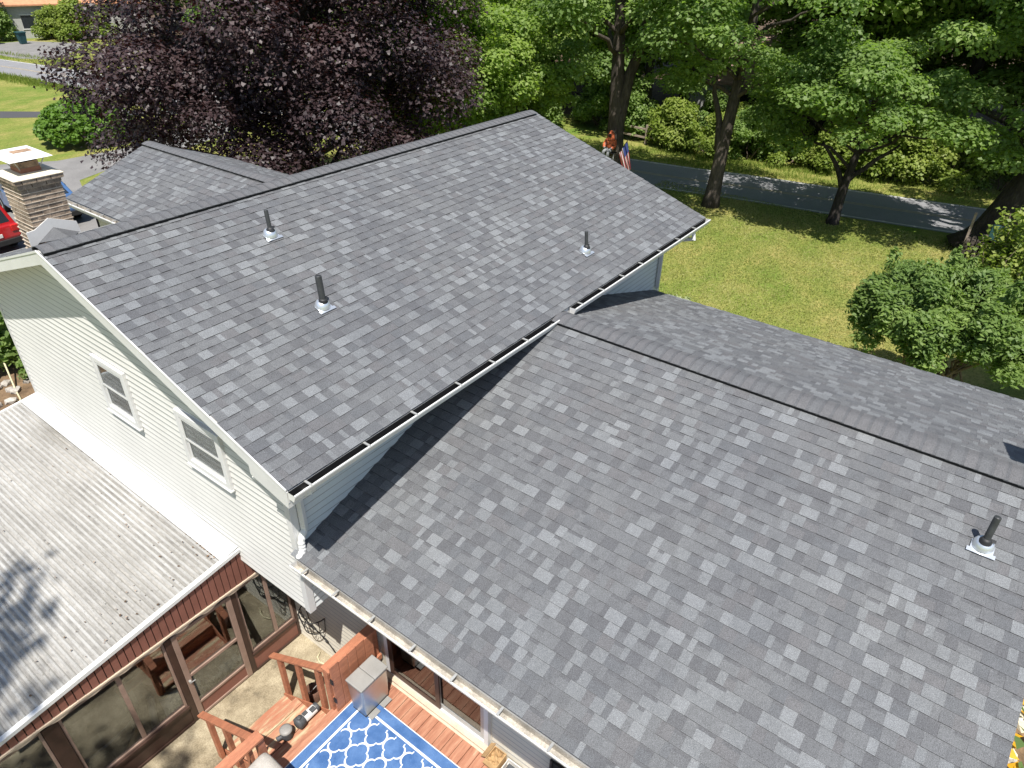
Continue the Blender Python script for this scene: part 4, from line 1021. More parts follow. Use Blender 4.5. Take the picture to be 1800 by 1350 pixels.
MB().lathe((-.44, .54, .756), [(.086, 0), (.086, .02), (.06, .035), (.01, .04)], 20).build('strainer_lid', 'glass_lid' if False else 'grey_lid', pp, True)
MB().lathe((-.50, .56, .67), [(.032, 0), (.032, .08), (.022, .082), (.022, .02)], 14, axis=(-1, .2, .1)).build('inlet', 'pump_grey', pp, True)
MB().tube([(.02, .58, .63), (-.02, .62, .615), (-.10, .62, .61)], .007, 6).build('cable', 'black_metal', pp, True)
# cardboard cartons by the wall
cb = thing('carton', 'open cardboard carton with crumpled paper beside sliding door', 'box', (.87, -2.06, DZ))
mb = MB()
for a, b in (((.76, -2.16), (.98, -2.15)), ((.76, -1.98), (.98, -1.97)), ((.76, -2.15), (.77, -1.98)), ((.97, -2.15), (.98, -1.98))): mb.box((a[0], a[1], DZ+.003), (b[0], b[1], DZ+.16))
mb.box((.77, -2.15, DZ+.003), (.97, -1.98, DZ+.012)); mb.build('walls', 'cardboard', cb)
mb = MB(); mb.obox((.87, -1.945, DZ+.19), (.11, 0, 0), (0, .035, -.03), (0, .002, .002)); mb.obox((.735, -2.065, DZ+.165), (.03, 0, -.01), (0, .09, 0), (0, 0, .002)); mb.build('flap', 'cardboard', cb)
mb = MB(); n_ = 8
for i in range(n_):
    for j in range(n_): P[i, j] = (.772+i*.0278, -2.148+j*.0235, DZ+.10+rnd.uniform(0, .06))
for i in range(n_-1):
    for j in range(n_-1): mb.face([P[i, j], P[i+1, j], P[i+1, j+1], P[i, j+1]])
mb.build('crumpled_paper', 'cardboard', cb)
cb = thing('carton', 'small white carton holding dark parts by the wing wall', 'box', (.85, -2.3, DZ))
mb = MB()
for a, b in (((.72, -2.40), (.98, -2.39)), ((.72, -2.20), (.98, -2.19)), ((.72, -2.39), (.73, -2.20)), ((.97, -2.39), (.98, -2.20))): mb.box((a[0], a[1], DZ+.003), (b[0], b[1], DZ+.10))
mb.build('walls', 'carton_white', cb); box('contents', (.76, -2.36, DZ+.003), (.94, -2.23, DZ+.085), 'pump_grey', cb)
MB().box((.731, -2.389, DZ+.003), (.759, -2.201, DZ+.02)).box((.941, -2.389, DZ+.003), (.969, -2.201, DZ+.02)).build('liner', 'carton_white', cb)
# black metal chair arm at the wall
bc = thing('metal_chair', 'black metal chair against the wing wall under the gutter', 'chair', (.75, -3.0, DZ))
box('seat', (.52, -3.25, DZ+.42), (.95, -2.82, DZ+.45), 'black_metal', bc)
box('backrest', (.94, -3.25, DZ+.50), (.97, -2.82, DZ+.80), 'black_metal', bc)
for x_ in (.53, .92):
    for y_ in (-3.24, -2.86): box('leg', (x_, y_, DZ+.003), (x_+.03, y_+.03, DZ+(.419 if x_ < .9 else .85)), 'black_metal', bc)
for y_ in (-3.25, -2.85): box('armrest', (.52, y_, DZ+.60), (.938, y_+.04, DZ+.63), 'black_metal', bc)
# wrought iron planter on the lower wall
wi = thing('wall_planter', 'black wrought iron planter rack hanging on the lower wall', 'wall planter', (1.0, 1.7, .7))
mb = MB(); X_ = XLOW-.028
def hoop(zc_, d, w): return [(X_, 1.63-w, zc_)] + [(X_-d*math.sin(math.pi*k/10), 1.63-w*math.cos(math.pi*k/10), zc_) for k in range(11)] + [(X_, 1.63+w, zc_)]
mb.tube(hoop(.98, .24, .24), .010, 6); mb.tube(hoop(.66, .19, .20), .008, 6); mb.build('hoop', 'wrought_iron', wi, True)
mb = MB()
for k in range(8):
    a = math.pi*k/7; mb.tube([(X_-.24*math.sin(a), 1.63-.24*math.cos(a), .98), (X_-.19*math.sin(a), 1.63-.20*math.cos(a), .66), (X_-.10*math.sin(a), 1.63-.12*math.cos(a), .56)], .006, 5)
mb.build('bars', 'wrought_iron', wi, True)
mb = MB(); mb.tube([(X_, 2.08, .62), (X_, 1.85, .50), (X_, 1.62, .46), (X_, 1.38, .34), (X_, 1.22, .20)], .011, 6)
for p_, s_ in (((2.0, .60), 1), ((1.75, .50), -1), ((1.45, .40), 1)): mb.tube([(X_-.01, p_[0]+s_*.07*math.cos(a)*(1-a/9), p_[1]+.07*math.sin(a)*(1-a/9)) for a in np.linspace(0, 5.5, 12)], .007, 5)
mb.build('scroll', 'wrought_iron', wi, True)
# yellow hose end on the slab
o = MB().tube([(.88, 1.30, .02), (.84, 1.38, .03), (.82, 1.48, .025), (.86, 1.58, .02), (.95, 1.62, .02)], .014, 8).build('garden_hose', 'hose', None, True); tag(o, 'pale yellow hose end on the patio slab by the lower wall', 'hose')
o = thing('bucket', 'small olive bucket on the slab behind the stair handrail', 'bucket', (.36, 1.05, 0)); MB().lathe((.36, 1.05, .004), [(.09, 0), (.11, .26), (.10, .26), (.08, .05)], 18).build('body', 'dark_wood', o, True)
MB().tube([(.25, 1.05, .26), (.30, 1.0, .31), (.40, 1.0, .33), (.47, 1.05, .26)], .005, 5).build('handle', 'alum_grey', o)

# ================================================================== VEGETATION
# purple maple in the front yard
bl = envelope((0, 0, 5.7), (5.7, 5.7, 7.4), 150, 1.2, 21, lower=-.45, inner=.25, flat=.72)
T = tree_meshes('maple', [(0, 0, -.1), (.1, 0, 2), (0, .2, 5), (0, 0, 9)], .42, bl, 220000, .096, 'leaf_purple', 'bark_dark', 26, 3, LEAF6, .75, shell=.6)
place_tree('maple_tree', 'huge dark purple maple behind the upper roof ridge', T, (13.5, 16.9, 0), .4, 1.07)
# roadside shade trees
def ell(c, a, nb, rb, seed, **k): return envelope(c, a, nb, rb, seed, **k)
def fork(mb):
    limb(mb, (0, .1, 2.2), (.5, -1.0, 8.5), .30, .14, 5, 10, 8, .02)
bl = ell((-.5, -.2, 9.0), (3.9, 4.4, 5.0), 46, 1.05, 31, lower=-.55, flat=.55) + [(1.6, -2.0, 4.6, 1.0, 1.2, .5), (-1.5, 1.4, 5.0, 1.1, 1.1, .55), (.8, -3.0, 5.6, 1.1, 1.1, .5), (-.3, 2.6, 5.6, 1.1, 1.1, .5)]
T = tree_meshes('flagtree', [(0, 0, -.1), (0, .05, 2), (-.1, .2, 5), (-.2, .4, 9)], .48, bl, 32000, .15, 'leaf_green', 'bark', 20, 32, LEAF4, .8, extra=fork)
place_tree('roadside_tree', 'thick forked trunk tree with the seated orange figure', T, (26.2, 10.55, 0), 0, 1, 'roadside shade trees')
def sidelimb(mb): limb(mb, (.0, .1, 2.4), (-.2, .75, 5.6), .17, .07, 8, 8, 6, .03)
bl = ell((-.6, -.6, 8.8), (3.7, 4.4, 4.6), 42, 1.05, 41, lower=-.5, flat=.5) + [(-.4, 2.2, 5.0, 1.1, 1.3, .5), (-1.2, 1.0, 5.6, 1.0, 1.2, .5), (-1.5, -1.0, 6.2, 1.2, 1.4, .5), (-.8, 3.2, 6.0, 1.2, 1.3, .5), (-1.2, -2.6, 5.9, 1.2, 1.4, .5)]
T = tree_meshes('oak', [(0, 0, -.1), (.05, -.1, 3), (.2, -.25, 6), (.4, -.4, 10)], .33, bl, 27000, .15, 'leaf_green', 'bark', 18, 42, LEAF4, .8, extra=sidelimb)
place_tree('roadside_tree', 'tall straight trunk tree at lawn edge with a side limb', T, (26.4, 5.7, 0), 0, 1, 'roadside shade trees')
def low2(mb): limb(mb, (.02, 0, 1.5), (-.3, 1.1, 3.2), .13, .04, 9, 7, 6, .04); limb(mb, (.05, -.05, 1.7), (.2, -1.6, 3.4), .13, .04, 10, 7, 6, .04)
bl = ell((-.2, -.3, 4.7), (3.6, 4.3, 2.1), 60, .95, 51, lower=-.75, flat=.42)
T = tree_meshes('lowtree', [(0, 0, -.1), (.02, -.05, 1.5), (.1, -.2, 3), (.2, -.3, 5.4)], .235, bl, 33000, .14, 'leaf_green', 'bark_dark', 22, 52, LEAF4, .85, extra=low2)
place_tree('roadside_tree', 'low spreading tree with a slim dark trunk on the lawn', T, (27.6, .8, 0), 0, 1, 'roadside shade trees')
bl = ell((-.5, -.8, 8.5), (3.9, 4.6, 4.8), 46, 1.1, 61, lower=-.55, flat=.5) + [(-1.0, 1.5, 4.2, 1.2, 1.5, .5), (-.8, 2.8, 5.4, 1.3, 1.4, .5), (-1.3, -.4, 5.0, 1.4, 1.4, .5), (-1.4, .3, 3.6, 1.0, 1.2, .4)]
T = tree_meshes('bigtree', [(0, 0, -.1), (.1, -.55, 2), (.2, -1.2, 5), (.2, -1.6, 9)], .95, bl, 34000, .155, 'leaf_green', 'bark_dark', 18, 62, LEAF4, .8, flare=1.5)
place_tree('roadside_tree', 'massive leaning dark trunk tree behind the woodpile', T, (28.3, -4.7, 0), 0, 1, 'roadside shade trees')
# young bright trees between house and road
bl = ell((0, 0, 5.2), (3.0, 3.0, 4.4), 60, .95, 71, lower=-.8, flat=.6)
TY = tree_meshes('young', [(0, 0, -.1), (.1, .05, 2), (0, 0, 5)], .17, bl, 42000, .15, 'leaf_light', 'bark', 16, 72, LEAF4, .75)
for i, (x_, y_, r_, s_, lb) in enumerate(((20.6, 15.6, 0, 1.0, 'bright green young tree just behind the roof peak'), (23.6, 20.2, 2, 1.15, 'bright green tree touching the purple maple crown'), (24.0, 14.6, 4, .82, 'small bright tree left of the forked trunk'))):
    place_tree('young_tree', lb, TY, (x_, y_, 0), r_, s_, 'bright green young trees by the road')
# woods across the road: three kinds, copied
def woodmesh(key, seed, mat_, n=42000, spread=(4.2, 4.2, 6.6), c=8.2, ls=.23, low=-.85):
    bl = ell((0, 0, c), spread, 75, 1.35, seed, lower=low, flat=.6)
    return tree_meshes(key, [(0, 0, -.1), (.15, .1, 4), (0, -.1, 9), (.1, 0, 13)], .32, bl, n, ls, mat_, 'bark_dark', 16, seed+1, LEAF4, .75)
WOODS = [woodmesh('wood_a', 81, 'leaf_dark'), woodmesh('wood_b', 82, 'leaf_green'), woodmesh('wood_c', 83, 'leaf_light', 38000, (3.6, 3.6, 5.4), 6.6)]
wl = [(36.5, 25.5, 1), (40, 33, 1), (34.5, 37, 1), (33.0, 47, 1), (38.5, 19.5, 2), (42.5, 25, 1), (38, 42, 0), (36.5, 14.2, 1), (43, 14.8, 1), (46, 20, 2), (40.2, -1.2, 1), (37.4, -6.0, 1), (41.2, -9.5, 1), (47.5, 3.2, 1),
      (48, -5, 1), (52, 14, 1), (54, 5, 1), (50, 26, 1), (46, 33, 2), (56, -3, 1), (39, 51, 1), (45, 44, 0), (52, 37, 0), (38.4, 4.6, 2), (42, 6.2, 2), (38.0, 57.5, 0), (60, 22, 0), (60, 10, 0), (47, 55, 0),
      (55, 48, 0), (37.0, 66, 0), (44, 66, 0), (53, 62, 0), (62, 35, 0), (46, 78, 0), (21, 92, 0), (25.6, 97, 0), (31.5, 104, 1), (42, 98, 0), (52, 86, 0), (17, 99, 0), (36, 112, 0), (62, 0, 0), (63, 50, 0), (44, -13, 1)]
kinds = ('dark leafy wood tree across the road', 'mid green wood tree across the road', 'light green wood tree across the road')
for i, (x_, y_, k_) in enumerate(wl):
    place_tree('wood_tree', kinds[k_], WOODS[k_], (x_, y_, 0), rnd.uniform(0, 6.28), rnd.uniform(.92, 1.2), 'wood trees across the road, ' + ('dark', 'mid', 'light')[k_])
# shrubs along the far verge
def shrub_mesh(key, a, seed, n, ls, m, shape=LEAF4, nb=26, rb=.4, updir=.7, z=None, stems=5, shell=.5, flat=.8):
    bl = ell((0, 0, z if z else a[2]*.75), a, nb, rb, seed, lower=-.75, flat=flat, inner=.3); mb = MB(); r = random.Random(seed)
    for k in range(stems):
        an = r.uniform(0, 6.28); limb(mb, (.12*math.cos(an), .12*math.sin(an), 0), (a[0]*.6*math.cos(an), a[1]*.6*math.sin(an), (z if z else a[2]*.75)), .035, .012, seed+k, 6, 6, .1)
    tm = mb.mesh(key+'_stems', ['twig'], True); C, N, tone = blob_cloud(bl, n, seed+5, updir=updir, shell=shell); V, F = leaves(C, N, ls, shape, seed=seed+9)
    return tm, npmesh(key+'_leaves', V, F, [m], attr=tone)
def place_shrub(name, label, ms, loc, rot=0, scale=1, group=None, cat='shrub', sv=None):
    o = thing(name, label, cat, loc, group); o.rotation_euler.z = rot; o.scale = sv if sv else (scale,)*3
    for nm, me in (('stems', ms[0]), ('foliage', ms[1])):
        c = bpy.data.objects.new(nm, me); COL.objects.link(c); c.parent = o
    return o
VS = [shrub_mesh('verge_a', (1.5, 1.5, 1.2), 91, 9000, .13, 'leaf_lime', nb=30, rb=.5), shrub_mesh('verge_b', (1.4, 1.4, 1.5), 92, 9000, .13, 'leaf_green', nb=30, rb=.5)]
vl = [(34.6, 9.4, 0), (34.9, 7.2, 1), (35.6, 5.2, 0), (35.2, 11.2, 0), (36.6, 12.4, 0), (36.2, 2.8, 0), (36.8, .6, 0), (37.2, -2.0, 0), (37.6, -4.2, 1), (37.5, 8.0, 0), (36.5, 17.4, 1), (34.2, 20.6, 1), (33.4, 23.8, 1), (32.8, 27.0, 1), (32.6, 30.8, 1), (32.0, 35, 1), (31.2, 39.6, 1), (38.6, 10.4, 1), (38.4, -7.5, 1), (35.4, 15.2, 1), (31.5, 43.5, 1)]
for i, (x_, y_, k_) in enumerate(vl):
    place_shrub('verge_shrub', ('lime green bush on the verge across the road', 'darker green bush on the verge across the road')[k_], VS[k_], (x_, y_, 0), rnd.uniform(0, 6), rnd.uniform(.85, 1.25), ('lime bushes across the road', 'dark bushes across the road')[k_])
# rounded yews by the wing
bl = []
r_ = random.Random(5)
for k in range(150):
    a = r_.uniform(0, 6.28); q = math.sqrt(r_.random()); zc = r_.uniform(1.95, 3.2); bl.append((q*math.cos(a)*1.55, q*math.sin(a)*1.75, zc*(1-.16*q*q), .34, .34, .26))
for k in range(26):
    a = r_.uniform(0, 6.28); q = r_.uniform(.3, 1.08); bl.append((q*math.cos(a)*1.6, q*math.sin(a)*1.8, r_.uniform(2.3, 3.45)*(1-.1*q*q), .15, .15, .28))
mb = MB()
for k in range(16):
    a = r_.uniform(0, 6.28); q = r_.uniform(.1, .35); limb(mb, (q*math.cos(a), q*math.sin(a), 0), (1.3*math.cos(a)*r_.uniform(.4, 1), 1.5*math.sin(a)*r_.uniform(.4, 1), r_.uniform(2.0, 2.8)), .05, .015, 300+k, 6, 7, .08)
ym_ = mb.mesh('yew_stems', ['twig'], True); C, N, tone = blob_cloud(bl, 66000, 77, updir=.9, shell=.35); al = np.tile(np.array([0, 0, .6]), (len(C), 1)) + .6*(C-np.array([0, 0, 1.6]))/1.5
V, F = leaves(C, N, .09, np.array([(0, 0, 0), (.22, .5, .03), (0, 1, 0), (-.22, .5, .03)])*1.25, seed=78, align=al); yl_ = npmesh('yew_leaves', V, F, ['leaf_yew'], attr=tone)
place_shrub('yew_bush', 'dense clipped evergreen bush with bare stems beside the low wing', (ym_, yl_), (14.6, -4.75, 0), 0, 1.1, None, 'bush', (1.03, 1.05, 1.16))
place_shrub('yew_bush', 'evergreen bush at the right edge behind the clipped one', (ym_, yl_), (15.6, -7.6, 0), 2.1, 1.12, None, 'bush', (1.1, 1.1, 1.42))
# upright lime shrub with long sprays
mb = MB(); C = []; AL = []
for k in range(46):
    a = r_.uniform(0, 6.28); h_ = r_.uniform(2.4, 4.6); q = r_.uniform(.2, .9); p0 = Vector((.1*math.cos(a), .1*math.sin(a), 0)); p1 = Vector((q*math.cos(a), q*math.sin(a), h_)); pts = limb(mb, p0, p1, .02, .006, 500+k, 5, 8, .05)
    for i in range(130):
        f = r_.uniform(.35, 1.02); p = p0.lerp(p1, f); C.append((p.x+r_.gauss(0, .09), p.y+r_.gauss(0, .09), p.z+r_.gauss(0, .05))); AL.append((r_.gauss(0, 1), r_.gauss(0, 1), .9))
C = np.array(C); V, F = leaves(C, rng.normal(size=C.shape)*.6+np.array([0, 0, .8]), .13, LEAF4, seed=5, align=np.array(AL)); sp_ = (mb.mesh('spray_stems', ['twig'], True), npmesh('spray_leaves', V, F, ['leaf_lime'], attr=rng.random(len(C))))
place_shrub('spray_shrub', 'tall lime green shrub with long leafy shoots above the yew', sp_, (19.6, -5.35, 0), 0, .95)
place_shrub('spray_shrub', 'shorter lime green shoots left of the tall lime shrub', sp_, (19.0, -4.8, 0), 1.5, .5)
vs_ = shrub_mesh('variegated', (.9, 1.1, .8), 95, 4200, .12, 'leaf_pale', nb=24, rb=.3, updir=.5)
place_shrub('variegated_shrub', 'pale variegated shrub peeping over the far wing eave', vs_, (13.0, 1.1, .35), 0, 1.05)
place_shrub('variegated_shrub', 'dark twiggy shrub at the far house corner', shrub_mesh('cornershrub', (.6, .6, .9), 96, 900, .12, 'leaf_dark', nb=12, rb=.3), (12.4, 2.3, .3), 0, 1.1)
# clipped round hedge on the left lawn
bl = []
for k in range(170):
    d_ = Vector((r_.gauss(0, 1), r_.gauss(0, 1), abs(r_.gauss(0, 1))*.8)).normalized(); bl.append((d_.x*1.75, d_.y*1.55, .35+d_.z*1.25, .28, .28, .24))
C, N, tone = blob_cloud(bl, 26000, 177, updir=.5, shell=.4); V, F = leaves(C, N, .15, LEAF4, seed=178)
mb = MB(); 
for k in range(8): a = k*.785; limb(mb, (.1*math.cos(a), .1*math.sin(a), 0), (1.2*math.cos(a), 1.1*math.sin(a), 1.0), .04, .01, k, 6, 5)
place_shrub('clipped_hedge', 'bright green rounded hedge on the front lawn', (mb.mesh('hedge_stems', ['twig'], True), npmesh('hedge_leaves', V, F, ['leaf_hedge'], attr=tone)), (14.7, 36.6, 0), 0, 1.25, None, 'hedge')
# shrubs behind the house corner on the left
gs = shrub_mesh('gardenshrub', (.8, .8, .9), 97, 5200, .12, 'leaf_green', nb=30, rb=.32)
for i, (x_, y_, s_, lb) in enumerate(((1.4, 15.6, 1.3, 'green shrub behind the house corner at left edge'), (2.2, 13.9, .55, 'small green plant by the soil bed beside the house corner'), (.2, 17.4, 1.3, 'larger shrub at far end of the soil bed'))):
    place_shrub('garden_shrub', lb, gs, (x_, y_, 0), i*1.3, s_)
# neighbour's shrubs and trees, top left
for i, (x_, y_, k_, s_, lb) in enumerate(((32.9, 78.8, 0, 1.35, 'lime bush at the neighbour garage corner'), (35.2, 77.6, 0, 1.7, 'tall lime bush before the orange roofed house'), (27.6, 82.5, 1, 1.6, 'dark bush left of the neighbour garage'), (26.0, 79.8, 1, .9, 'low bush beside the neighbour drive'))):
    place_shrub('neighbour_bush', lb, VS[k_], (x_, y_, 0), i, s_)
# taller grass along the road edge and round the bed (blades)
def grass(name, label, pts, n, h_, seed, m='grass_blade'):
    r = np.random.default_rng(seed); P_ = np.array(pts, float); seg = r.integers(0, len(P_)-1, n); f = r.random(n)[:, None]
    C = P_[seg]*(1-f)+P_[seg+1]*f; C[:, :2] += r.normal(size=(n, 2))*np.array([.35, .35]); C = np.c_[C[:, :2], np.full(n, h_*.4)]
    N = np.c_[r.normal(size=(n, 2)), np.full(n, .25)]; V, F = leaves(C, N, h_, BLADE*np.array([1.6, 1, 1]), seed=seed, align=np.tile([0, 0, 1.5], (n, 1)))
    o = bpy.data.objects.new(name, npmesh(name, V, F, [m], attr=r.random(n))); put(o); tag(o, label, 'grass', kind='stuff'); return o
def offs(path, off): 
    out = []
    for i, p in enumerate(path):
        d = (path[min(i+1, len(path)-1)]-path[max(i-1, 0)]).normalized(); out.append((p.x+d.y*off, p.y-d.x*off))
    return out
RP = [p for p in ROADC if -12 < p.y < 80]
grass('road_edge_grass', 'longer green grass along the near edge of the left road', offs([p for p in RP if p.y > 36], -2.9), 9000, .25, 1)
grass('road_edge_grass', 'longer green grass along the far edge of the road', offs(RP, 2.8), 9000, .13, 2)
grass('verge_grass', 'rough grass on the verge beyond the road', offs(RP, 4.2), 9000, .16, 3)

# ================================================================== SMALLER THINGS
# split rail fence piece across the road
fr = thing('rail_fence', 'weathered split rail fence on the verge across the road', 'fence', (34.2, 13.2, 0))
for k in range(3):
    y_ = 11.2+k*1.7; MB().box((34.2, y_, 0), (34.32, y_+.12, 1.05)).build('post', 'dry_wood', fr)
    if k < 2:
        for z_ in (.35, .8): MB().beam((34.26, y_+.121, z_), (34.26, y_+1.699, z_+.05), .07, .09).build('rail', 'dry_wood', fr)
# woodpile
wp = thing('woodpile', 'stacked firewood and boards under the leaning tree', 'woodpile', (27.0, -4.5, 0))
for i in range(5):
    for j in range(9):
        y_ = -5.5+j*.17; MB().tube([(26.6+rnd.uniform(-.05, .05), y_, .09+i*.155), (27.3, y_+rnd.uniform(-.03, .03), .09+i*.155)], rnd.uniform(.06, .085), 7).build('log', rnd.choice(['bark', 'bark_dark', 'bark']), wp)
MB().box((26.7, -5.3, .88), (27.2, -4.5, .93)).build('board', 'dry_wood', wp)
for y_ in (-4.1, -5.7): MB().box((26.9, y_, 0), (26.98, y_+.08, 1.7)).build('stake', 'dry_wood', wp)
MB().box((26.6, -5.2, .931), (26.65, -4.7, 1.5)).build('green_panel', 'green_bin', wp)
# seated figure on a ladder stand against the forked tree
ls = thing('ladder_stand', 'grey metal ladder stand leaning on the forked tree', 'ladder', (25.2, 10.2, 0))
for s_ in (-.22, .22): MB().tube([(24.85+s_*.2, 10.25+s_, 0), (25.35+s_*.2, 10.35+s_, 1.75)], .02, 6).build('side_rail', 'alum_grey', ls)
for k in range(5): f = (k+.7)/5.2; MB().tube([(24.85+.5*f-.044, 10.03+.1*f, 1.75*f), (24.85+.5*f+.044, 10.47+.1*f, 1.75*f)], .014, 6).build('rung', 'alum_grey', ls)
MB().box((25.2, 10.1, 1.72), (25.55, 10.6, 1.75)).build('seat', 'black_metal', ls)
def skin(name, V_, Ed, R_, m, parent, sub=2):
    me = bpy.data.meshes.new(name); me.from_pydata(V_, Ed, []); o = bpy.data.objects.new(name, me); put(o, parent); me.materials.append(MATS[m])
    sk = o.modifiers.new('skin', 'SKIN'); 
    for v_, r__ in zip(me.skin_vertices[0].data, R_): v_.radius = (r__, r__)
    me.skin_vertices[0].data[0].use_root = True; sk.use_smooth_shade = True
    ss = o.modifiers.new('sub', 'SUBSURF'); ss.levels = sub; ss.render_levels = sub; return o
pr = thing('person', 'figure in blotchy orange hooded jacket and grey trousers seated against tree', 'person', (25.35, 10.35, 1.75))
bx_, by_, bz_ = 25.40, 10.40, 1.76
def rel(*p): return (bx_+p[0]*.9, by_+p[1]*.9, bz_+p[2]*.9)
VV = [rel(0, 0, .12), rel(.02, 0, .35), rel(.02, 0, .55), rel(0, 0, .66), rel(-.03, 0, .80), rel(0, .19, .53), rel(-.10, .27, .30), rel(-.28, .18, .20), rel(0, -.19, .53), rel(-.10, -.27, .30), rel(-.28, -.18, .20), rel(-.10, .10, .10), rel(-.42, .13, .08), rel(-.46, .13, -.36), rel(-.58, .13, -.40), rel(-.10, -.10, .10), rel(-.42, -.13, .08), rel(-.46, -.13, -.36), rel(-.58, -.13, -.40)]
EE = [(0, 1), (1, 2), (2, 3), (3, 4), (2, 5), (5, 6), (6, 7), (2, 8), (8, 9), (9, 10), (0, 11), (11, 12), (12, 13), (13, 14), (0, 15), (15, 16), (16, 17), (17, 18)]
RR = [.16, .15, .15, .06, .10, .075, .06, .045, .075, .06, .045, .095, .075, .055, .045, .095, .075, .055, .045]
skin('body', VV, EE, RR, 'trousers_grey', pr)
skin('jacket', [rel(.01, 0, .10), rel(.03, 0, .34), rel(.03, 0, .54), rel(.02, .22, .53), rel(-.09, .295, .30), rel(-.25, .2, .21), rel(.02, -.22, .53), rel(-.09, -.295, .30), rel(-.25, -.2, .21)], [(0, 1), (1, 2), (2, 3), (3, 4), (4, 5), (2, 6), (6, 7), (7, 8)], [.21, .19, .18, .10, .085, .065, .10, .085, .065], 'jacket_orange', pr)
MB().lathe(rel(.02, 0, .58), [(.16, 0), (.165, .10), (.15, .22), (.10, .32), (.03, .38)], 16).build('hood', 'jacket_orange', pr, True)
MB().lathe(rel(-.11, 0, .79), [(.09, 0), (.085, .035), (.03, .055)], 14, axis=(-1, 0, 0)).build('face', 'skin_dark', pr, True)
# flag on a slanted pole
fg = thing('flag', 'American flag hanging from a slanted pole beyond the far rake', 'flag', (22.7, 7.9, 0))
top = Vector((23.02, 8.32, 3.05)); pb = Vector((22.25, 9.82, 0)); MB().tube([pb, top], .014, 6).build('pole', 'black_metal', fg)
nx, ny = 26, 18; mb = MB(); hd = (pb-top).normalized(); fl_ = Vector((.456*.22, -.89*.22, -.97)); vw = Vector((.89, .456, 0))
P = {}
for i in range(nx+1):
    for j in range(ny+1):
        q_ = top + hd*(.05+.62*i/nx*(1-.35*j/ny)) + fl_*(1.15*j/ny) + vw*(.05*math.sin(i*.75+j*.25)*(.3+j/ny)); P[i, j] = tuple(q_)
for i in range(nx):
    for j in range(ny):
        m_ = 2 if (i < 14 and j < 7) else (0 if (i//2) % 2 == 0 else 1)
        mb.face([P[i, j], P[i+1, j], P[i+1, j+1], P[i, j+1]], m_)
mb.build('cloth', ['flag_red', 'flag_white', 'flag_blue'], fg, True)
# cars on the driveway
def car(name, label, paint, loc, rot, suv=True):
    o = thing(name, label, 'car', loc); o.rotation_euler.z = rot; X = Matrix.Rotation(rot, 4, 'Z')
    H = 1.72 if suv else 1.46
    prof = [(-2.25, .35), (-2.28, .75), (-2.2, 1.0), (-1.0 if not suv else -2.12, 1.05), (-.9 if not suv else -1.95, 1.05)]
    body = [(-2.25, .32), (-2.30, .62), (-2.22, 1.02), (1.0, 1.02), (1.95, .92), (2.25, .72), (2.28, .40), (2.1, .30)]
    cab = [(-2.15, 1.0), (-1.75, H-.06), (-1.4, H), (.1, H), (.35, H-.05), (1.15, 1.0)] if suv else [(-1.7, 1.0), (-1.0, H-.06), (-.7, H), (.2, H), (.45, H-.05), (1.3, 1.0)]
    def child(mb, nm, m, bev=0, sm=False):
        me = mb.mesh(nm, [m], sm); c = bpy.data.objects.new(nm, me); COL.objects.link(c); c.parent = o
        if bev: b_ = c.modifiers.new('bevel', 'BEVEL'); b_.width = bev; b_.segments = 3; b_.limit_method = 'ANGLE'
        return c
    child(MB().prism([(x_, -.90, z_) for x_, z_ in body], (0, 1.80, 0)), 'body', paint, .09)
    mb = MB(); n = len(cab)
    A_ = [(x_, -.86+.13*(z_-1)/.7, z_) for x_, z_ in cab]; B_ = [(x_, .86-.13*(z_-1)/.7, z_) for x_, z_ in cab]
    i0 = 0; mb.v = A_+B_; mb.f = [tuple(range(n)), tuple(range(2*n-1, n-1, -1))] + [(k+1, k, n+k, n+k+1) for k in range(n-1)]; mb.m = [0]*len(mb.f); child(mb, 'cabin', paint, .05)
    def quad(a, b, nm, w, inset=.08, m='car_glass'):
        a, b = Vector((a[0], 0, a[1])), Vector((b[0], 0, b[1])); d = (b-a); nn_ = Vector((-d.z, 0, d.x)).normalized()
        if nn_.z < 0: nn_ = -nn_
        a2, b2 = a+d*.12+nn_*.006, b-d*.10+nn_*.006; q = MB(); q.face([(a2.x, -w, a2.z), (a2.x, w, a2.z), (b2.x, w*.9, b2.z), (b2.x, -w*.9, b2.z)]); child(q, nm, m)
    quad(cab[0], cab[1], 'rear_window', .70); quad(cab[-1], cab[-2], 'windscreen', .72)
    for s_ in (-1, 1):
        y_ = lambda z_: s_*(.866-.13*(z_-1)/.7)
        for xa, xb in ((cab[0][0]+.45, -.75), (-.68, .05), (.12, cab[-1][0]-.5)):
            q = MB(); z0, z1 = 1.06, H-.16; q.face([(xa, y_(z0), z0), (xb+.1, y_(z0), z0), (xb, y_(z1), z1), (xa+.08, y_(z1), z1)]); child(q, 'side_window', 'car_glass')
        child(MB().box((.75, s_*.91, 1.0), (.92, s_*1.06, 1.14)), 'mirror', paint, .03)
        child(MB().box((-2.31, s_*.60, .78), (-2.20, s_*.88, 1.00)), 'tail_light', 'tail_light', .02)
        child(MB().box((2.14, s_*.56, .66), (2.28, s_*.86, .80)), 'headlight', 'car_glass', .02)
        for xw in (-1.35, 1.4):
            w = child(MB().lathe((xw, s_*.70, .34), [(.34, 0), (.34, .21), (.30, .22)], 22, axis=(0, s_, 0)), 'wheel', 'tyre')
            r2 = child(MB().lathe((xw, s_*.70, .34), [(.22, .222), (.20, .225), (.05, .215)], 16, axis=(0, s_, 0)), 'rim', 'alum_grey'); r2.parent = w
    child(MB().box((-2.33, -.8, .36), (-2.24, .8, .56)), 'bumper', 'tyre', .03); child(MB().box((-2.32, -.25, .66), (-2.29, .25, .78)), 'number_plate', 'carton_white')
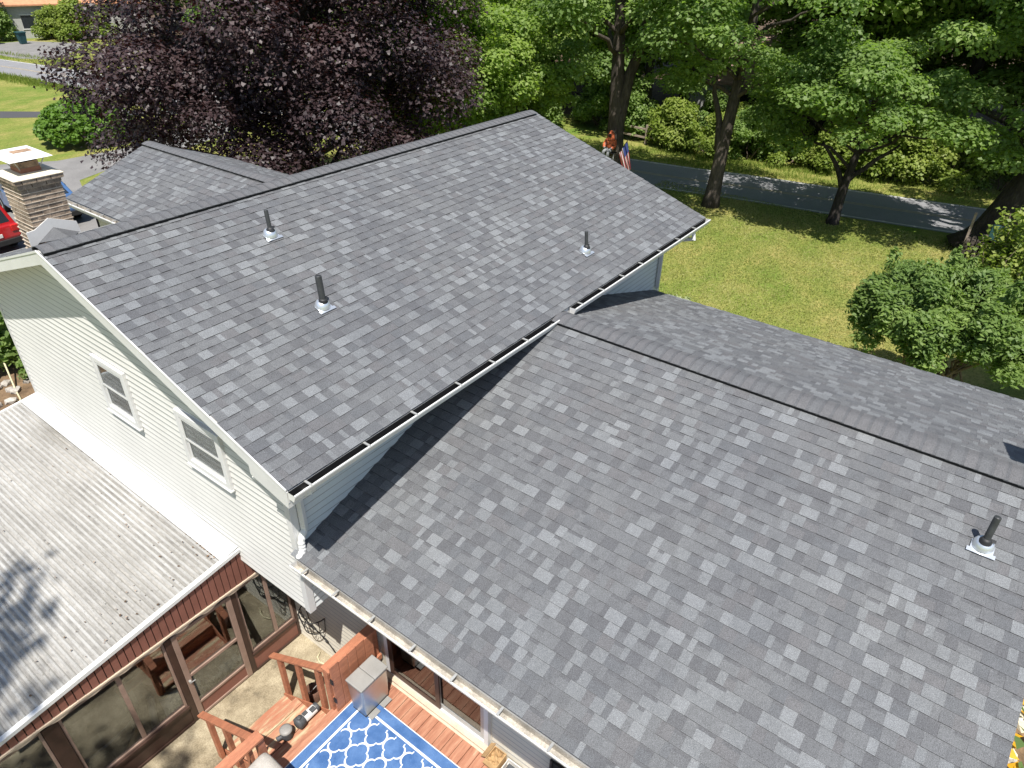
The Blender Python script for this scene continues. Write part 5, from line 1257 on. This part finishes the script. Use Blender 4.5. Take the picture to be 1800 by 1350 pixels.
car('parked_car', 'red car parked on the driveway behind the chimney', 'car_red', (4.7, 25.3, .01), math.pi/2+.06)
car('parked_car', 'blue car parked beyond the chimney on the driveway', 'car_blue', (7.75, 26.6, .01), math.pi/2-.05, False)
# neighbour houses
nh = thing('neighbour_house', 'house with an orange roof beyond the left road', 'house', (36, 92, 0))
def far_house(o, cx_, cy_, wx, wy, h_, rise_, rot, wallm, roofm):
    R_ = Matrix.Translation((cx_, cy_, 0)) @ Matrix.Rotation(rot, 4, 'Z')
    def b_(mb, nm, m): mb.v = [tuple(R_ @ Vector(p)) for p in mb.v]; return mb.build(nm, m, o)
    b_(MB().box((-wx/2, -wy/2, 0), (wx/2, wy/2, h_)), 'wall', wallm)
    mb = MB(); e = .45; mb.prism([(-wx/2-e, -wy/2-e, h_-.06), (-wx/2-e, 0, h_+rise_), (-wx/2-e, wy/2+e, h_-.06), (-wx/2-e, wy/2+e, h_+.08), (-wx/2-e, 0, h_+rise_+.16), (-wx/2-e, -wy/2-e, h_+.08)], (wx+2*e, 0, 0)); b_(mb, 'roof', roofm)
    b_(MB().prism([(-wx/2+.01, -wy/2, h_), (-wx/2+.01, wy/2, h_), (-wx/2+.01, 0, h_+rise_-.02)], (wx-.02, 0, 0)), 'gable', wallm)
    for k in range(4):
        xx = -wx/2+1+k*(wx-3)/3; w = b_(MB().box((xx, -wy/2-.03, .9), (xx+1.1, -wy/2-.002, 2.1)), 'window', 'dark_window'); 
        R2 = MB().box((xx-.1, -wy/2-.05, .8), (xx+1.2, -wy/2-.031, .9)).box((xx-.1, -wy/2-.05, 2.1), (xx+1.2, -wy/2-.031, 2.2)); R2.v = [tuple(R_ @ Vector(p)) for p in R2.v]; R2.build('frame', 'white_trim', w)
    b_(MB().box((-wx/2-.05, -wy/2+1, 0), (-wx/2-.002, -wy/2+2, 2.1)), 'door', 'white_trim')
far_house(nh, 37.6, 83.8, 13, 8.5, 3.0, 2.8, -.38, 'house_grey', 'roof_orange')
nh = thing('neighbour_house', 'low house with a pinkish roof half hidden across the road', 'house', (45.5, 9.6, 0))
far_house(nh, 45.5, 9.8, 9, 8, 2.6, 2.2, math.radians(-78), 'house_grey', 'roof_pink')
tb = thing('waste_bin', 'dark teal wheeled bin on the neighbour drive', 'bin', (28.9, 78.0, 0)); MB().hexa([(28.65, 77.75, .05), (29.15, 77.75, .05), (29.15, 78.25, .05), (28.65, 78.25, .05), (28.55, 77.65, 1.0), (29.25, 77.65, 1.0), (29.25, 78.35, 1.0), (28.55, 78.35, 1.0)]).build('body', 'green_bin', tb); MB().box((28.5, 77.6, 1.0), (29.3, 78.4, 1.08)).build('lid', 'green_bin', tb)
# garden bed on the left: stones, timber edging, hose
for i in range(16):
    bm = bmesh.new(); bmesh.ops.create_icosphere(bm, subdivisions=1, radius=rnd.uniform(.06, .16))
    for v_ in bm.verts: v_.co *= rnd.uniform(.75, 1.2); v_.co.z *= .6
    me = bpy.data.meshes.new('stone'); bm.to_mesh(me); bm.free(); me.materials.append(MATS['stone_a'])
    o = bpy.data.objects.new('stone', me); put(o, None, (rnd.uniform(.5, 1.9), rnd.uniform(12.6, 14.2), .05)); tag(o, 'pale stone lying in the bare soil bed by house corner', 'stone', 'stones in the soil bed')
o = MB().beam((-1.5, 13.4, .07), (1.6, 12.1, .07), .14, .14).build('timber_edging', 'dry_wood', None); tag(o, 'weathered timber edging lying across the soil bed', 'timber')
o = MB().tube([(2.3, 16.4, .9), (1.6, 14.6, .5), (1.35, 13.6, .05), (1.25, 13.1, .03), (1.0, 12.7, .03), (.6, 12.9, .03), (.5, 13.3, .03), (.1, 13.1, .03), (-.6, 12.8, .03)], .022, 7).build('garden_hose', 'hose', None, True); tag(o, 'cream hose looping over the soil bed at left edge', 'hose')
# flower bed past the wing end, bottom right
poly_sheet('flower_bed', [(3.6, -9.2), (8.6, -9.4), (8.9, -6.9), (3.6, -6.9)], .01, 'soil')
for i in range(14):
    bm = bmesh.new(); bmesh.ops.create_icosphere(bm, subdivisions=1, radius=rnd.uniform(.10, .26))
    for v_ in bm.verts: v_.co *= rnd.uniform(.75, 1.2); v_.co.z *= .6
    me = bpy.data.meshes.new('stone'); bm.to_mesh(me); bm.free(); me.materials.append(MATS['stone_a' if i % 3 else 'concrete_cap'])
    o = bpy.data.objects.new('stone', me); put(o, None, (rnd.uniform(4.6, 7.6), rnd.uniform(-8.6, -7.2), .08)); tag(o, 'stone in the flower bed past the wing end', 'stone', 'stones past the wing end')
r = np.random.default_rng(9); n = 260; C = np.c_[r.uniform(4.4, 8, n), r.uniform(-9, -7.1, n), r.uniform(.05, .5, n)]; V, F = leaves(C, np.c_[r.normal(size=(n, 2))*.5, np.ones(n)], .16, LEAF6*np.array([1.3, 1, 1]), seed=3)
o = bpy.data.objects.new('yellow_flowers', npmesh('yellow_flowers', V, F, ['yellow_petal', 'leaf_dark'], attr=r.random(n), midx=(r.random(n) > .45).astype(int))); put(o); tag(o, 'yellow flowers and leaves past the end of the wing', 'flowers', kind='stuff')
# tree behind the camera on the left whose crown dapples the porch roof
bl = ell((0, 0, 15.5), (2.6, 2.6, 2.4), 22, .8, 101, lower=-.7, flat=.5)
T = tree_meshes('backtree', [(0, 0, -.1), (.1, 0, 4), (0, .1, 8), (0, 0, 16)], .3, bl, 2600, .2, 'leaf_green', 'bark', 12, 102)
place_tree('garden_tree', 'garden tree left of the camera shading the porch roof', T, (-9.0, -.9, 0), 0, 1)

# dead leaves and twigs lying on the porch roof
r = np.random.default_rng(19); n = 130; xx = np.where(r.random(n) < .5, r.uniform(-3.6, .05, n), r.normal(-.5, .8, n).clip(-3.6, .05)); yy = np.where(r.random(n) < .45, 2.2+np.abs(r.normal(0, .35, n)), r.uniform(2.2, 8, n)).clip(2.2, 8)
C = np.c_[xx, yy, 2.58+.125*(xx-.355)+.024*(yy-2.16)+.032]; V, F = leaves(C, np.c_[r.normal(size=(n, 2))*.25, np.ones(n)], .034, LEAF4*np.array([.8, 1, 1]), seed=4)
o = bpy.data.objects.new('roof_litter', npmesh('roof_litter', V, F, ['litter', 'dry_wood'], midx=(r.random(n) > .5).astype(int))); put(o); tag(o, 'dead leaves and twigs scattered on the porch roof', 'leaf litter', kind='stuff')
# short blades giving the lawn its nap
leafmat('lawn_blade', (.18, .25, .055), (.285, .305, .095), (.43, .40, .18), .25, .7, .15)
r = np.random.default_rng(23); n = 90000; C = np.c_[r.uniform(11.5, 28.5, n), r.uniform(-4, 9, n), np.full(n, .02)]
N = np.c_[r.normal(size=(n, 2)), np.full(n, .5)]; V, F = leaves(C, N, .075, BLADE*np.array([2.6, 1, 1]), seed=6, align=np.c_[r.normal(size=(n, 2))*.8, np.ones(n)])
tone = (.5+.5*np.sin(C[:, 0]*.9+np.sin(C[:, 1]*.7)*1.3)*np.cos(C[:, 1]*.8-C[:, 0]*.25))*.45 + r.random(n)*.55
o = bpy.data.objects.new('lawn_grass', npmesh('lawn_grass', V, F, ['lawn_blade'], attr=tone)); put(o); tag(o, 'short sunburnt grass of the side lawn', 'grass', kind='stuff')
